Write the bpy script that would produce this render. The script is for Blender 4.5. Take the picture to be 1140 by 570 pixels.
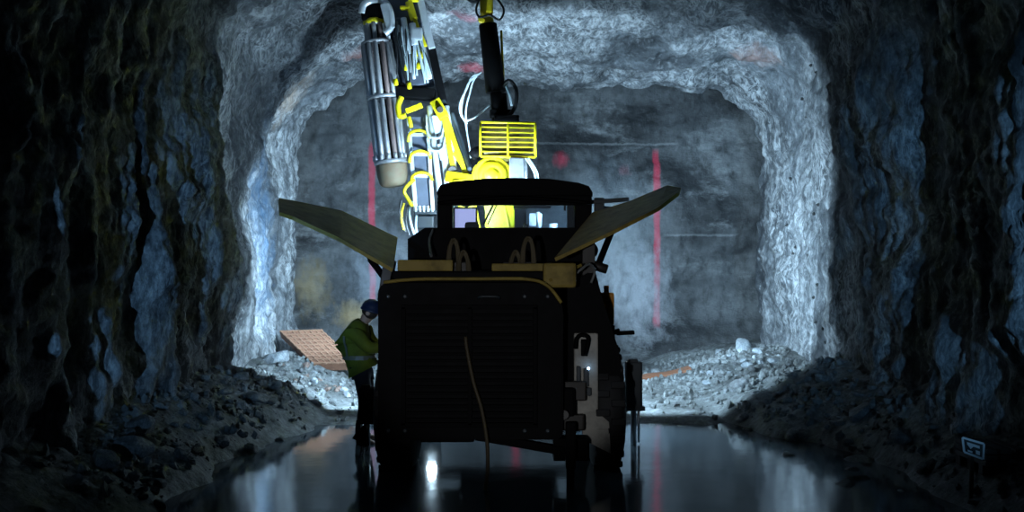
import bpy, bmesh, math, random
import numpy as np
from mathutils import Vector, Matrix, Quaternion
from mathutils.bvhtree import BVHTree

# ------------------------------------------------------------------ scene, camera, light
for o in list(bpy.data.objects): bpy.data.objects.remove(o)
SC = bpy.context.scene
COL = SC.collection
R = random.Random(11)
F_PX, CX, HY, EYE = 1100.0, 570.0, 295.0, 2.1          # lens in pixels of a 1140 wide frame, horizon row, eye height

cam_d = bpy.data.cameras.new('camera'); cam = bpy.data.objects.new('camera', cam_d); COL.objects.link(cam)
cam.location = (0, 0, EYE); cam.rotation_euler = (math.radians(90), 0, 0)
cam_d.sensor_width = 36; cam_d.lens = 36*F_PX/1140; cam_d.shift_y = 10/1140
cam_d.clip_start = .05; SC.camera = cam

SC.view_settings.view_transform = 'Standard'; SC.view_settings.look = 'None'
SC.view_settings.gamma = 1; SC.view_settings.use_curve_mapping = False
SC.view_settings.exposure = 0.0

w = bpy.data.worlds.new('mine_dark'); SC.world = w; w.use_nodes = True
w.node_tree.nodes['Background'].inputs[0].default_value = (.25, .5, .9, 1)
w.node_tree.nodes['Background'].inputs[1].default_value = 0.001

LAMP_COL = (.54, .80, 1.0)
LAMP_W = 260            # each forward work lamp on the rig
SIDE_W = 2100            # extra flood lamps added to the rig to brighten walls, ground and face
WALL_FILL_W = 2500          # added fill lights grazing the near walls
RIG_FILL_W = 560            # added fill light for the rear of the rig
def light(name, kind, loc, energy, color, aim=None, parent=None, **kw):
    d = bpy.data.lights.new(name, kind); o = bpy.data.objects.new(name, d); COL.objects.link(o)
    d.energy = energy; d.color = color
    for k, v in kw.items(): setattr(d, k, v)
    o.location = loc
    if aim is not None:
        o.rotation_euler = (Vector(aim)-Vector(loc)).to_track_quat('-Z', 'Y').to_euler()
    if parent:
        o.location = Vector(loc)-WL[parent.name]; o.parent = parent
    return o
# fill light without a body, added beside the camera to lift the rig's rear
light('rig_fill', 'SPOT', (-.8, -.2, 2.0), RIG_FILL_W, (.88, .93, 1.0), aim=(-.05, 10, 1.75), spot_size=math.radians(21), spot_blend=.5, shadow_soft_size=.06)
# two unseen fill lights added behind the camera to graze the near walls
light('wall_fill_left', 'SPOT', (-2.6, -1.0, 1.1), WALL_FILL_W, (.26, .58, 1.0), aim=(-3.16, 10.0, 2.25), spot_size=math.radians(23), spot_blend=1.0, shadow_soft_size=.04)
light('wall_fill_right', 'SPOT', (3.1, -1.0, 1.2), WALL_FILL_W, (.24, .58, 1.0), aim=(3.66, 10.0, 2.5), spot_size=math.radians(25), spot_blend=1.0, shadow_soft_size=.04)

def W(px, py, d):
    """where the sight line through a spot of the photograph reaches distance d down the tunnel"""
    return Vector(((px-CX)/F_PX*d, d, EYE-(py-HY)/F_PX*d))

# ------------------------------------------------------------------ noise
_rs = np.random.RandomState(5)
PERM = _rs.permutation(256); PERM = np.concatenate([PERM, PERM, PERM])
GRAD = _rs.normal(size=(256, 3)); GRAD /= np.linalg.norm(GRAD, axis=1)[:, None]
def perlin(p):
    p = np.asarray(p, float)
    i = np.floor(p).astype(int); f = p-i; u = f*f*f*(f*(f*6-15)+10); i &= 255
    out = 0
    for dx in (0, 1):
        for dy in (0, 1):
            for dz in (0, 1):
                h = PERM[PERM[PERM[(i[..., 0]+dx) & 255]+((i[..., 1]+dy) & 255)]+((i[..., 2]+dz) & 255)] & 255
                g = GRAD[h]
                d = g[..., 0]*(f[..., 0]-dx)+g[..., 1]*(f[..., 1]-dy)+g[..., 2]*(f[..., 2]-dz)
                wgt = (u[..., 0] if dx else 1-u[..., 0])*(u[..., 1] if dy else 1-u[..., 1])*(u[..., 2] if dz else 1-u[..., 2])
                out = out+d*wgt
    return out*1.5
def fbm(p, o=4, rough=.5):
    a, s, r = 1.0, 1.0, 0
    for k in range(o):
        r = r+a*perlin(p*s+17.3*k); a *= rough; s *= 2.03
    return r
def ridged(p, o=4, rough=.5):
    a, s, r = 1.0, 1.0, 0
    for k in range(o):
        r = r+a*(1-2*np.abs(perlin(p*s+9.1*k))); a *= rough; s *= 2.03
    return r/1.9
def sstep(a, b, x):
    t = np.clip((np.asarray(x, float)-a)/(b-a), 0, 1); return t*t*(3-2*t)

# ------------------------------------------------------------------ material helpers
class NT:
    def __init__(s, name):
        s.m = bpy.data.materials.new(name); s.m.use_nodes = True; s.t = s.m.node_tree
        s.b = s.t.nodes['Principled BSDF']; s.out = s.t.nodes['Material Output']
    def n(s, typ, **kw):
        nd = s.t.nodes.new(typ)
        for k, v in kw.items():
            if k.startswith('i_'):
                key = k[2:]; key = int(key) if key.isdigit() else key.replace('_', ' ')
                nd.inputs[key].default_value = v
            else: setattr(nd, k, v)
        return nd
    def l(s, a, b): s.t.links.new(a, b)
    def math(s, op, a, b=None, clamp=False):
        nd = s.n('ShaderNodeMath', operation=op, use_clamp=clamp)
        for k, v in enumerate((a, b)):
            if v is None: continue
            if hasattr(v, 'links'): s.l(v, nd.inputs[k])
            else: nd.inputs[k].default_value = v
        return nd.outputs[0]
    def mix(s, f, a, b, blend='MIX'):
        nd = s.n('ShaderNodeMix', data_type='RGBA', blend_type=blend)
        for k, v in ((0, f), (6, a), (7, b)):
            if hasattr(v, 'links'): s.l(v, nd.inputs[k])
            else: nd.inputs[k].default_value = v if k == 0 else (*v[:3], 1)
        return nd.outputs[2]
    def noise(s, vec, scale, detail=6, rough=.6, sc=None):
        if sc:
            mp = s.n('ShaderNodeMapping'); mp.inputs['Scale'].default_value = sc; s.l(vec, mp.inputs[0]); vec = mp.outputs[0]
        nd = s.n('ShaderNodeTexNoise', i_Scale=scale, i_Detail=detail, i_Roughness=rough); s.l(vec, nd.inputs['Vector'])
        return nd.outputs[0]
    def ramp(s, f, stops):
        nd = s.n('ShaderNodeValToRGB'); e = nd.color_ramp.elements
        while len(e) < len(stops): e.new(.5)
        for k, (p, c) in enumerate(stops):
            e[k].position = p; e[k].color = (*c[:3], 1) if len(c) >= 3 else (c[0],)*3+(1,)
        s.l(f, nd.inputs[0]); return nd.outputs[0]
    def bump(s, h, strength, dist, normal=None):
        nd = s.n('ShaderNodeBump', i_Strength=strength, i_Distance=dist); s.l(h, nd.inputs['Height'])
        if normal is not None: s.l(normal, nd.inputs['Normal'])
        return nd.outputs[0]

def paint(name, col, rough=.45, metal=0.0, dirt=.35, dirt_col=(.03, .027, .022), scale=6, spec=.5):
    t = NT(name); tc = t.n('ShaderNodeTexCoord').outputs['Object']
    nz = t.noise(tc, scale, 8, .65)
    f = t.math('MULTIPLY', t.ramp(nz, [(.42, (0, 0, 0)), (.68, (1, 1, 1))]), dirt)
    t.l(t.mix(f, col, dirt_col), t.b.inputs['Base Color'])
    t.l(t.math('ADD', t.math('MULTIPLY', nz, .25), rough-.1), t.b.inputs['Roughness'])
    t.b.inputs['Metallic'].default_value = metal; t.b.inputs['Specular IOR Level'].default_value = spec
    t.l(t.bump(t.noise(tc, 60, 3), .15, .004), t.b.inputs['Normal'])
    return t.m
def emit(name, col, power):
    t = NT(name); t.b.inputs['Base Color'].default_value = (*col, 1)
    t.b.inputs['Emission Color'].default_value = (*col, 1); t.b.inputs['Emission Strength'].default_value = power
    return t.m
def dots(t, pos, c, r0, r1, zsq=1.0, wob=None):
    """soft round stain mask around c"""
    v = t.n('ShaderNodeVectorMath', operation='SUBTRACT'); t.l(pos, v.inputs[0]); v.inputs[1].default_value = c
    m = t.n('ShaderNodeVectorMath', operation='MULTIPLY'); t.l(v.outputs[0], m.inputs[0]); m.inputs[1].default_value = (1, 1, zsq)
    ln = t.n('ShaderNodeVectorMath', operation='LENGTH'); t.l(m.outputs[0], ln.inputs[0])
    d = ln.outputs['Value']
    if wob is not None: d = t.math('ADD', d, t.math('MULTIPLY', t.math('SUBTRACT', wob, .5), r1*1.6))
    mr = t.n('ShaderNodeMapRange', i_1=r0, i_2=r1, i_3=1.0, i_4=0.0); t.l(d, mr.inputs[0])
    return mr.outputs[0]
def stripe(t, pos, axis_c, half, lo, hi, up_axis, wob, sx='X'):
    sp = t.n('ShaderNodeSeparateXYZ'); t.l(pos, sp.inputs[0])
    a = t.math('ABSOLUTE', t.math('SUBTRACT', t.math('ADD', sp.outputs[sx], t.math('MULTIPLY', t.math('SUBTRACT', wob, .5), .10)), axis_c))
    m1 = t.n('ShaderNodeMapRange', i_1=half*.5, i_2=half, i_3=1.0, i_4=0.0); t.l(a, m1.inputs[0])
    z = sp.outputs[up_axis]
    m2 = t.n('ShaderNodeMapRange', i_1=lo, i_2=lo+.15); t.l(z, m2.inputs[0])
    m3 = t.n('ShaderNodeMapRange', i_1=hi-.15, i_2=hi, i_3=1.0, i_4=0.0); t.l(z, m3.inputs[0])
    return t.math('MULTIPLY', t.math('MULTIPLY', m1.outputs[0], m2.outputs[0]), m3.outputs[0])

def rock_mat(name, dark, mid, pale, streak=(.9, .9, .22), bump=.7, rough=.62, extra=None, vs=(1.0, 1.0, .16), sp=1.0, fib=0):
    t = NT(name); pos = t.n('ShaderNodeTexCoord').outputs['Object']
    big = t.noise(pos, .9, 6, .62, streak)
    fine = t.noise(pos, 5.0, 8, .68, (1, 1, .55))
    vein = t.noise(pos, 2.2, 7, .7, vs)
    c = t.mix(t.ramp(big, [(.36, (0, 0, 0)), (.62, (1, 1, 1))]), dark, mid)
    c = t.mix(t.math('MULTIPLY', t.ramp(vein, [(.54, (0, 0, 0)), (.68, (1, 1, 1))]), .75), c, pale)
    if fib:
        wob = t.n('ShaderNodeTexNoise', i_Scale=1.1, i_Detail=3.0); t.l(pos, wob.inputs['Vector'])
        sh = t.n('ShaderNodeVectorMath', operation='SCALE'); t.l(wob.outputs['Color'], sh.inputs[0]); sh.inputs['Scale'].default_value = .7
        ad = t.n('ShaderNodeVectorMath', operation='ADD'); t.l(pos, ad.inputs[0]); t.l(sh.outputs[0], ad.inputs[1])
        for sc_, wdt in ((2.3, .026), (5.0, .042), (9.0, .05)):
            fb_ = t.math('ABSOLUTE', t.math('SUBTRACT', t.noise(ad.outputs[0], sc_, 4, .6, (1, 1, .15)), .5))
            mr = t.n('ShaderNodeMapRange', i_1=wdt*.25, i_2=wdt, i_3=fib, i_4=0.0); t.l(fb_, mr.inputs[0])
            gate = t.ramp(t.noise(pos, .8, 3, .5, (1, 1, .5)), [(.40, (0, 0, 0)), (.56, (1, 1, 1))])
            c = t.mix(t.math('MULTIPLY', mr.outputs[0], gate), c, pale)
    speck = t.noise(pos, 13, 5, .7, (1, 1, .6))
    c = t.mix(t.math('MULTIPLY', t.ramp(speck, [(.38, (1, 1, 1)), (.52, (0, 0, 0))]), .55*sp), c, tuple(x*.5 for x in dark))
    c = t.mix(t.math('MULTIPLY', t.ramp(speck, [(.56, (0, 0, 0)), (.70, (1, 1, 1))]), .45*sp), c, pale)
    c = t.mix(t.math('MULTIPLY', t.ramp(fine, [(.30, (1, 1, 1)), (.5, (0, 0, 0))]), .7), c, tuple(x*.35 for x in dark))
    if extra: c = extra(t, pos, c, fine)
    t.l(c, t.b.inputs['Base Color'])
    t.l(t.math('ADD', t.math('MULTIPLY', fine, .35), rough-.2), t.b.inputs['Roughness'])
    t.b.inputs['Specular IOR Level'].default_value = .35
    h = t.math('ADD', t.math('MULTIPLY', t.noise(pos, 9, 9, .7), .6), t.math('MULTIPLY', vein, .8))
    t.l(t.bump(h, bump, .09), t.b.inputs['Normal'])
    return t.m

def wall_extra(t, pos, c, fine):
    c = t.mix(t.math('MULTIPLY', dots(t, pos, (-3.75, 17.0, 4.95), .1, .5, .6, fine), .8), c, (.36, .27, .21))
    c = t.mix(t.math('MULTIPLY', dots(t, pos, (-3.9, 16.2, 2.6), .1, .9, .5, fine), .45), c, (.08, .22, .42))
    return c
def ceil_extra(t, pos, c, fine):
    c = t.mix(t.math('MULTIPLY', dots(t, pos, (-.74, 17.5, 5.65), .05, .28, 1, fine), .8), c, (.55, .06, .09))
    c = t.mix(t.math('MULTIPLY', dots(t, pos, (-.75, 15.6, 6.1), .05, .34, 1, fine), .5), c, (.5, .10, .14))
    c = t.mix(t.math('MULTIPLY', dots(t, pos, (-2.6, 16.8, 5.5), .05, .4, 1, fine), .5), c, (.4, .16, .13))
    c = t.mix(t.math('MULTIPLY', dots(t, pos, (4.0, 16.4, 5.4), .1, .5, .7, fine), .5), c, (.38, .2, .16))
    return c
def face_extra(t, pos, c, fine):
    red = (.52, .03, .07)
    for x, lo, hi, h in ((3.07, .75, 4.6, .085), (-2.96, 1.2, 4.75, .085), (.08, .7, 2.3, .1)):
        c = t.mix(t.math('MULTIPLY', stripe(t, pos, x, h, lo, hi, 'Z', fine), .62), c, red)
    c = t.mix(t.math('MULTIPLY', dots(t, pos, (1.05, 20.9, 4.33), .03, .22, 1, fine), .6), c, red)
    c = t.mix(t.math('MULTIPLY', dots(t, pos, (2.4, 20.9, 4.1), .03, .2, .8, fine), .35), c, red)
    for z, lo, hi in ((2.73, 3.15, 4.8), (4.68, -.2, 3.6)):
        c = t.mix(t.math('MULTIPLY', stripe(t, pos, z, .03, lo, hi, 'X', fine, sx='Z'), .16), c, (.5, .52, .54))
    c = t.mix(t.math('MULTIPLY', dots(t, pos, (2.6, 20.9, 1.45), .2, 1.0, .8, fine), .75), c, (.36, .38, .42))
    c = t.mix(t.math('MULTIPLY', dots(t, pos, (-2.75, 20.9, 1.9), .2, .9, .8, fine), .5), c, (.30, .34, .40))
    c = t.mix(t.math('MULTIPLY', dots(t, pos, (-3.35, 20.9, 1.05), .1, .5, 1.4, fine), .7), c, (.34, .25, .13))
    c = t.mix(t.math('MULTIPLY', dots(t, pos, (-4.25, 20.9, 1.6), .1, .5, .7, fine), .6), c, (.30, .23, .13))
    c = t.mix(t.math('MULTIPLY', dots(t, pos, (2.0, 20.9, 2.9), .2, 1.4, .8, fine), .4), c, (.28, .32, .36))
    return c
M = {}
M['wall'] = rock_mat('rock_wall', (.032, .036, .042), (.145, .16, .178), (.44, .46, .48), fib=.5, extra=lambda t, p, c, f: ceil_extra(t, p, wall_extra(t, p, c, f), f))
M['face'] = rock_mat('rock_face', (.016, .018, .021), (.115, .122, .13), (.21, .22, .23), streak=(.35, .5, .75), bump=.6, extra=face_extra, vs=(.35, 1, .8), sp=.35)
M['floor'] = rock_mat('mud_floor', (.09, .095, .095), (.25, .27, .28), (.40, .43, .45), streak=(.8, .8, .8), bump=.8, rough=.6)
M['rock'] = rock_mat('loose_rock', (.09, .095, .10), (.21, .225, .24), (.36, .38, .40), streak=(1, 1, 1), bump=.5)
M['rock_red'] = rock_mat('reddish_rock', (.14, .09, .07), (.30, .20, .17), (.50, .42, .38), streak=(1, 1, 1), bump=.5)
M['rock_white'] = rock_mat('pale_rock', (.22, .25, .28), (.42, .47, .52), (.65, .70, .74), streak=(1, 1, 1), bump=.5)
M['yellow'] = paint('yellow_paint', (.80, .62, .015), .38, dirt=.45, dirt_col=(.14, .10, .02))
M['yellow_clean'] = paint('bright_yellow_paint', (.85, .72, .01), .38, dirt=.12, dirt_col=(.3, .22, .02))
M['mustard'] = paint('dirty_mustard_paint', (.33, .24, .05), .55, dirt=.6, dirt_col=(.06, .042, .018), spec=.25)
M['charcoal'] = paint('charcoal_paint', (.0035, .0035, .0042), .55, dirt=.15, dirt_col=(.012, .011, .009), spec=.06)
M['dark_brown'] = paint('brown_black_paint', (.020, .015, .011), .5, dirt=.4)
M['black'] = paint('matt_black', (.003, .003, .0036), .6, dirt=.15, dirt_col=(.012, .011, .009), spec=.06)
M['rubber'] = paint('rubber', (.014, .014, .015), .75, dirt=.4, dirt_col=(.03, .03, .03))
M['hose_black'] = paint('black_hose', (.014, .015, .018), .4, dirt=.1)
M['hose_grey'] = paint('grey_hose', (.16, .17, .17), .45, dirt=.3)
M['hose_pale'] = paint('pale_hose', (.50, .60, .66), .4, dirt=.2)
M['hose_olive'] = paint('muddy_hose', (.10, .078, .04), .6, dirt=.4)
M['steel'] = paint('worn_steel', (.52, .56, .60), .32, metal=.75, dirt=.4, dirt_col=(.10, .10, .11))
M['steel_white'] = paint('bright_steel', (.72, .78, .84), .3, metal=.35, dirt=.25, dirt_col=(.2, .22, .25))
M['rod_a'] = paint('galvanised_rod', (.42, .43, .46), .4, metal=.4, dirt=.3, dirt_col=(.12, .11, .12))
M['rod_b'] = paint('rusty_rod', (.26, .19, .18), .5, metal=.3, dirt=.4, dirt_col=(.08, .05, .04))
M['slot'] = paint('dark_blue_steel', (.10, .12, .17), .5, metal=.3, dirt=.3)  # dark bluish steel for channel, drill head and beam back
M['cup'] = paint('tan_cup', (.21, .145, .09), .6, dirt=.5, dirt_col=(.20, .22, .16), scale=9)
M['panel_grey'] = paint('pale_grey_panel', (.42, .40, .35), .5, dirt=.5, dirt_col=(.05, .045, .04))
M['teal_grey'] = paint('blue_grey_paint', (.025, .036, .045), .5, dirt=.3)
M['post_yellow'] = paint('amber_paint', (.70, .26, .005), .5, dirt=.3)
M['cable'] = paint('muddy_cable', (.065, .048, .022), .6, dirt=.3)
M['guard_box'] = paint('brown_yellow_box', (.10, .07, .008), .5, dirt=.5)
M['hivis'] = paint('olive_green_hi_vis', (.16, .19, .010), .8, dirt=.45, dirt_col=(.03, .05, .015), scale=9)
M['reflect'] = paint('reflective_tape', (.20, .20, .15), .4, dirt=.3)
M['trouser'] = paint('dark_work_trousers', (.012, .014, .022), .85, dirt=.3)
M['helmet'] = paint('navy_helmet', (.012, .022, .06), .4, dirt=.1)
M['skin'] = paint('skin', (.42, .26, .19), .55, dirt=.1, dirt_col=(.3, .15, .1))
M['hair'] = paint('brown_hair', (.03, .02, .013), .7, dirt=.1)
M['orange'] = paint('faded_orange_plastic', (.26, .11, .06), .6, dirt=.4, dirt_col=(.25, .14, .09))
M['sign_white'] = paint('sign_reflective_white', (.75, .80, .84), .4, dirt=.25, dirt_col=(.2, .2, .2))
M['sign_black'] = paint('sign_black', (.014, .016, .018), .5, dirt=.1)
M['timber'] = paint('wet_dark_timber', (.022, .020, .018), .6, dirt=.4)
M['lens'] = emit('work_lamp_lens', (.82, .92, 1.0), 14)
M['blue_led'] = emit('blue_led', (.35, .62, 1.0), 12)
M['screen'] = emit('cab_screen', (.55, .58, 1.0), .9)
def glass():
    t = NT('cab_glass'); t.b.inputs['Roughness'].default_value = .05; t.b.inputs['Base Color'].default_value = (.5, .6, .7, 1)
    tr = t.n('ShaderNodeBsdfTransparent'); tr.inputs[0].default_value = (.88, .93, .97, 1)
    mx = t.n('ShaderNodeMixShader', i_0=.09); t.l(tr.outputs[0], mx.inputs[1]); t.l(t.b.outputs[0], mx.inputs[2]); t.l(mx.outputs[0], t.out.inputs[0])
    return t.m
M['glass'] = glass()
def water():
    t = NT('pit_water'); pos = t.n('ShaderNodeTexCoord').outputs['Object']
    t.b.inputs['Base Color'].default_value = (.07, .095, .115, 1); t.b.inputs['IOR'].default_value = 1.8
    t.b.inputs['Specular IOR Level'].default_value = .8
    r = t.noise(pos, .6, 4, .6)
    t.l(t.math('ADD', t.math('MULTIPLY', r, .09), .05), t.b.inputs['Roughness'])
    h = t.math('ADD', t.noise(pos, 2.2, 3, .5), t.math('MULTIPLY', t.noise(pos, 11, 3, .5), .12))
    t.l(t.bump(h, .05, .05), t.b.inputs['Normal'])
    return t.m
M['water'] = water()
def slab_mat():
    t = NT('pink_ribbed_slab'); pos = t.n('ShaderNodeTexCoord').outputs['Object']
    nz = t.noise(pos, 7, 7, .65)
    c = t.mix(t.ramp(nz, [(.35, (0, 0, 0)), (.65, (1, 1, 1))]), (.14, .062, .038), (.23, .11, .068))
    t.l(c, t.b.inputs['Base Color']); t.b.inputs['Roughness'].default_value = .75
    t.l(t.bump(t.noise(pos, 40, 5), .4, .01), t.b.inputs['Normal'])
    return t.m
M['slab'] = slab_mat(); M['slab_rib'] = paint('pale_pink_rib', (.235, .125, .08), .75, dirt=.4, dirt_col=(.2, .10, .06))

# ------------------------------------------------------------------ mesh helpers
WL = {}                                                    # world position of each object's origin
def tag(o, label=None, cat=None, group=None, kind=None):
    if label: o['label'] = label
    if cat: o['category'] = cat
    if group: o['group'] = group
    if kind: o['kind'] = kind
    return o
def empty(name, loc, label, cat, group=None):
    o = bpy.data.objects.new(name, None); COL.objects.link(o); o.location = loc; o.empty_display_size = .2
    WL[o.name] = Vector(loc); return tag(o, label, cat, group)
def link(name, me, mat, parent=None, origin=None, smooth=None):
    o = bpy.data.objects.new(name, me); COL.objects.link(o)
    if mat: me.materials.append(mat)
    n = len(me.vertices)
    if origin is None:
        a = np.empty(n*3); me.vertices.foreach_get('co', a); a = a.reshape(-1, 3)
        origin = Vector(((a[:, 0].min()+a[:, 0].max())/2, (a[:, 1].min()+a[:, 1].max())/2, a[:, 2].min()))
    me.transform(Matrix.Translation(-origin))
    WL[o.name] = Vector(origin)
    if parent: o.parent = parent; o.location = origin-WL[parent.name]
    else: o.location = origin
    return o
def catmull(pts, k=6):
    pts = [Vector(p) for p in pts]; out = []
    for i in range(len(pts)-1):
        p0, p1, p2, p3 = pts[max(i-1, 0)], pts[i], pts[i+1], pts[min(i+2, len(pts)-1)]
        for s in range(k):
            t = s/k
            out.append(.5*((2*p1)+(p2-p0)*t+(2*p0-5*p1+4*p2-p3)*t*t+(3*p1-p0-3*p2+p3)*t**3))
    out.append(pts[-1]); return out
class MB:
    def __init__(s): s.bm = bmesh.new()
    def box(s, a, b, bev=.01, rot=None, seg=2):
        """box between two corners"""
        a, b = Vector(a), Vector(b); c = (a+b)/2; d = Vector([abs(x) for x in (b-a)])
        r = bmesh.ops.create_cube(s.bm, size=1); vs = r['verts']
        m = Matrix.Translation(c)@(rot.to_4x4() if rot else Matrix())@Matrix.Diagonal((*d, 1))
        bmesh.ops.transform(s.bm, matrix=m, verts=vs)
        if bev > 0:
            es = list({e for v in vs for e in v.link_edges})
            bmesh.ops.bevel(s.bm, geom=es, offset=min(bev, min(d)*.45), segments=seg, affect='EDGES', profile=.6)
        return s
    def bar(s, p0, p1, wx, wy, bev=.008, up=(0, -1, 0)):
        """rectangular bar from p0 to p1; wx wide across, wy deep along up"""
        p0, p1 = Vector(p0), Vector(p1); z = (p1-p0); L = z.length; z.normalize()
        y = Vector(up); y = (y-z*y.dot(z)).normalized(); x = y.cross(z)
        r = bmesh.ops.create_cube(s.bm, size=1); vs = r['verts']
        m = Matrix((x, y, z)).transposed().to_4x4(); m.translation = (p0+p1)/2
        bmesh.ops.transform(s.bm, matrix=m@Matrix.Diagonal((wx, wy, L, 1)), verts=vs)
        if bev > 0:
            es = list({e for v in vs for e in v.link_edges})
            bmesh.ops.bevel(s.bm, geom=es, offset=min(bev, wx*.4, wy*.4, L*.4), segments=2, affect='EDGES', profile=.6)
        return s
    def lathe(s, p, axis, prof, seg=24):
        """rings of (height along axis, radius)"""
        p = Vector(p); q = Vector(axis).normalized().to_track_quat('Z', 'Y'); rings = []
        for h, r in prof:
            rings.append([s.bm.verts.new(p+q@Vector((r*math.cos(2*math.pi*k/seg), r*math.sin(2*math.pi*k/seg), h))) for k in range(seg)])
        for a, b in zip(rings, rings[1:]):
            for k in range(seg):
                f = s.bm.faces.new((a[k], a[(k+1) % seg], b[(k+1) % seg], b[k])); f.smooth = True
        s.bm.faces.new(rings[0][::-1]); s.bm.faces.new(rings[-1]); return s
    def cyl(s, p0, p1, r, r2=None, seg=14, bev=.006):
        p0, p1 = Vector(p0), Vector(p1); L = (p1-p0).length; r2 = r if r2 is None else r2; b = min(bev, r*.4, L*.3)
        return s.lathe(p0, p1-p0, [(0, r-b), (b, r), (L-b, r2), (L, r2-b)], seg)
    def tube(s, pts, r, seg=8, smooth=6, closed=False):
        P = catmull(pts, smooth) if smooth else [Vector(p) for p in pts]
        if closed: P = P[:-1]
        rings = []; n = len(P); ref = None
        for i, p in enumerate(P):
            t = (P[(i+1) % n]-P[i-1]) if closed else (P[min(i+1, n-1)]-P[max(i-1, 0)])
            t.normalize()
            if ref is None: ref = t.orthogonal().normalized()
            ref = (ref-t*ref.dot(t)).normalized(); bi = t.cross(ref)
            rings.append([s.bm.verts.new(p+ref*(r*math.cos(2*math.pi*k/seg))+bi*(r*math.sin(2*math.pi*k/seg))) for k in range(seg)])
        pr = list(zip(rings, rings[1:]))+([(rings[-1], rings[0])] if closed else [])
        for a, b in pr:
            for k in range(seg):
                f = s.bm.faces.new((a[k], a[(k+1) % seg], b[(k+1) % seg], b[k])); f.smooth = True
        if not closed: s.bm.faces.new(rings[0][::-1]); s.bm.faces.new(rings[-1])
        return s
    def prism(s, prof, y0, y1, bev=.02):
        """outline of (x, z) pushed from y0 to y1"""
        a = [s.bm.verts.new((x, y0, z)) for x, z in prof]; b = [s.bm.verts.new((x, y1, z)) for x, z in prof]; n = len(prof)
        fs = [s.bm.faces.new(a), s.bm.faces.new(b[::-1])]
        for k in range(n): s.bm.faces.new((a[k], b[k], b[(k+1) % n], a[(k+1) % n]))
        if bev:
            es = [e for f in fs for e in f.edges]
            bmesh.ops.bevel(s.bm, geom=es, offset=bev, segments=2, affect='EDGES')
        return s
    def sheet(s, rows, th, sub=1):
        """bent plate through a grid of points, th thick"""
        rows = [[Vector(p) for p in r] for r in rows]; n, m = len(rows), len(rows[0])
        nrm = []
        for i in range(n):
            nrm.append([])
            for j in range(m):
                u = rows[min(i+1, n-1)][j]-rows[max(i-1, 0)][j]; v = rows[i][min(j+1, m-1)]-rows[i][max(j-1, 0)]
                nrm[-1].append(u.cross(v).normalized())
        A = [[s.bm.verts.new(rows[i][j]+nrm[i][j]*th/2) for j in range(m)] for i in range(n)]
        B = [[s.bm.verts.new(rows[i][j]-nrm[i][j]*th/2) for j in range(m)] for i in range(n)]
        for i in range(n-1):
            for j in range(m-1):
                s.bm.faces.new((A[i][j], A[i+1][j], A[i+1][j+1], A[i][j+1])); s.bm.faces.new((B[i][j], B[i][j+1], B[i+1][j+1], B[i+1][j]))
        for i in range(n-1):
            s.bm.faces.new((A[i][0], B[i][0], B[i+1][0], A[i+1][0])); s.bm.faces.new((A[i][m-1], A[i+1][m-1], B[i+1][m-1], B[i][m-1]))
        for j in range(m-1):
            s.bm.faces.new((A[0][j], A[0][j+1], B[0][j+1], B[0][j])); s.bm.faces.new((A[n-1][j], B[n-1][j], B[n-1][j+1], A[n-1][j+1]))
        return s
    def build(s, name, mat, parent=None, label=None, angle=True):
        bmesh.ops.recalc_face_normals(s.bm, faces=s.bm.faces)
        me = bpy.data.meshes.new(name); s.bm.to_mesh(me); s.bm.free()
        o = link(name, me, mat, parent)
        if label: o['label'] = label
        return o
def skin(name, verts, edges, radii, mat, parent, root=0, sub=2):
    me = bpy.data.meshes.new(name); me.from_pydata([tuple(v) for v in verts], edges, [])
    o = link(name, me, mat, parent, origin=Vector(verts[root]))
    md = o.modifiers.new('skin', 'SKIN'); md.use_smooth_shade = True
    for i, r in enumerate(radii):
        sv = me.skin_vertices[0].data[i]; sv.radius = (r, r) if not isinstance(r, tuple) else r; sv.use_root = (i == root)
    ss = o.modifiers.new('sub', 'SUBSURF'); ss.levels = sub; ss.render_levels = sub
    return o
def grid_mesh(name, P, mat, label=None, chips=None):
    n, m = P.shape[:2]
    idx = np.arange(n*m).reshape(n, m)
    q = np.stack([idx[:-1, :-1], idx[1:, :-1], idx[1:, 1:], idx[:-1, 1:]], -1).reshape(-1, 4)
    me = bpy.data.meshes.new(name)
    V = P.reshape(-1, 3); loops = q.reshape(-1); starts = np.arange(len(q))*4; nl = q.size
    if chips is not None:
        starts = np.concatenate([starts, nl+np.arange(len(chips[1]))*3]); loops = np.concatenate([loops, (chips[1]+len(V)).reshape(-1)]); V = np.concatenate([V, chips[0]])
    me.vertices.add(len(V)); me.vertices.foreach_set('co', V.reshape(-1).astype(np.float32))
    me.loops.add(len(loops)); me.loops.foreach_set('vertex_index', loops.astype(np.int32))
    me.polygons.add(len(starts)); me.polygons.foreach_set('loop_start', starts.astype(np.int32))
    sm = np.ones(len(starts), bool); sm[len(q):] = False
    me.polygons.foreach_set('use_smooth', sm)
    me.update(calc_edges=True); me.validate()
    me.materials.append(mat)
    o = bpy.data.objects.new(name, me); COL.objects.link(o); WL[o.name] = Vector((0, 0, 0))
    o['kind'] = 'structure'
    if label: o['label'] = label
    o['category'] = 'ground' if name in ('floor',) else ('water' if name == 'water' else ('rock ceiling' if name == 'ceiling' else 'rock wall'))
    return o, q

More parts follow.
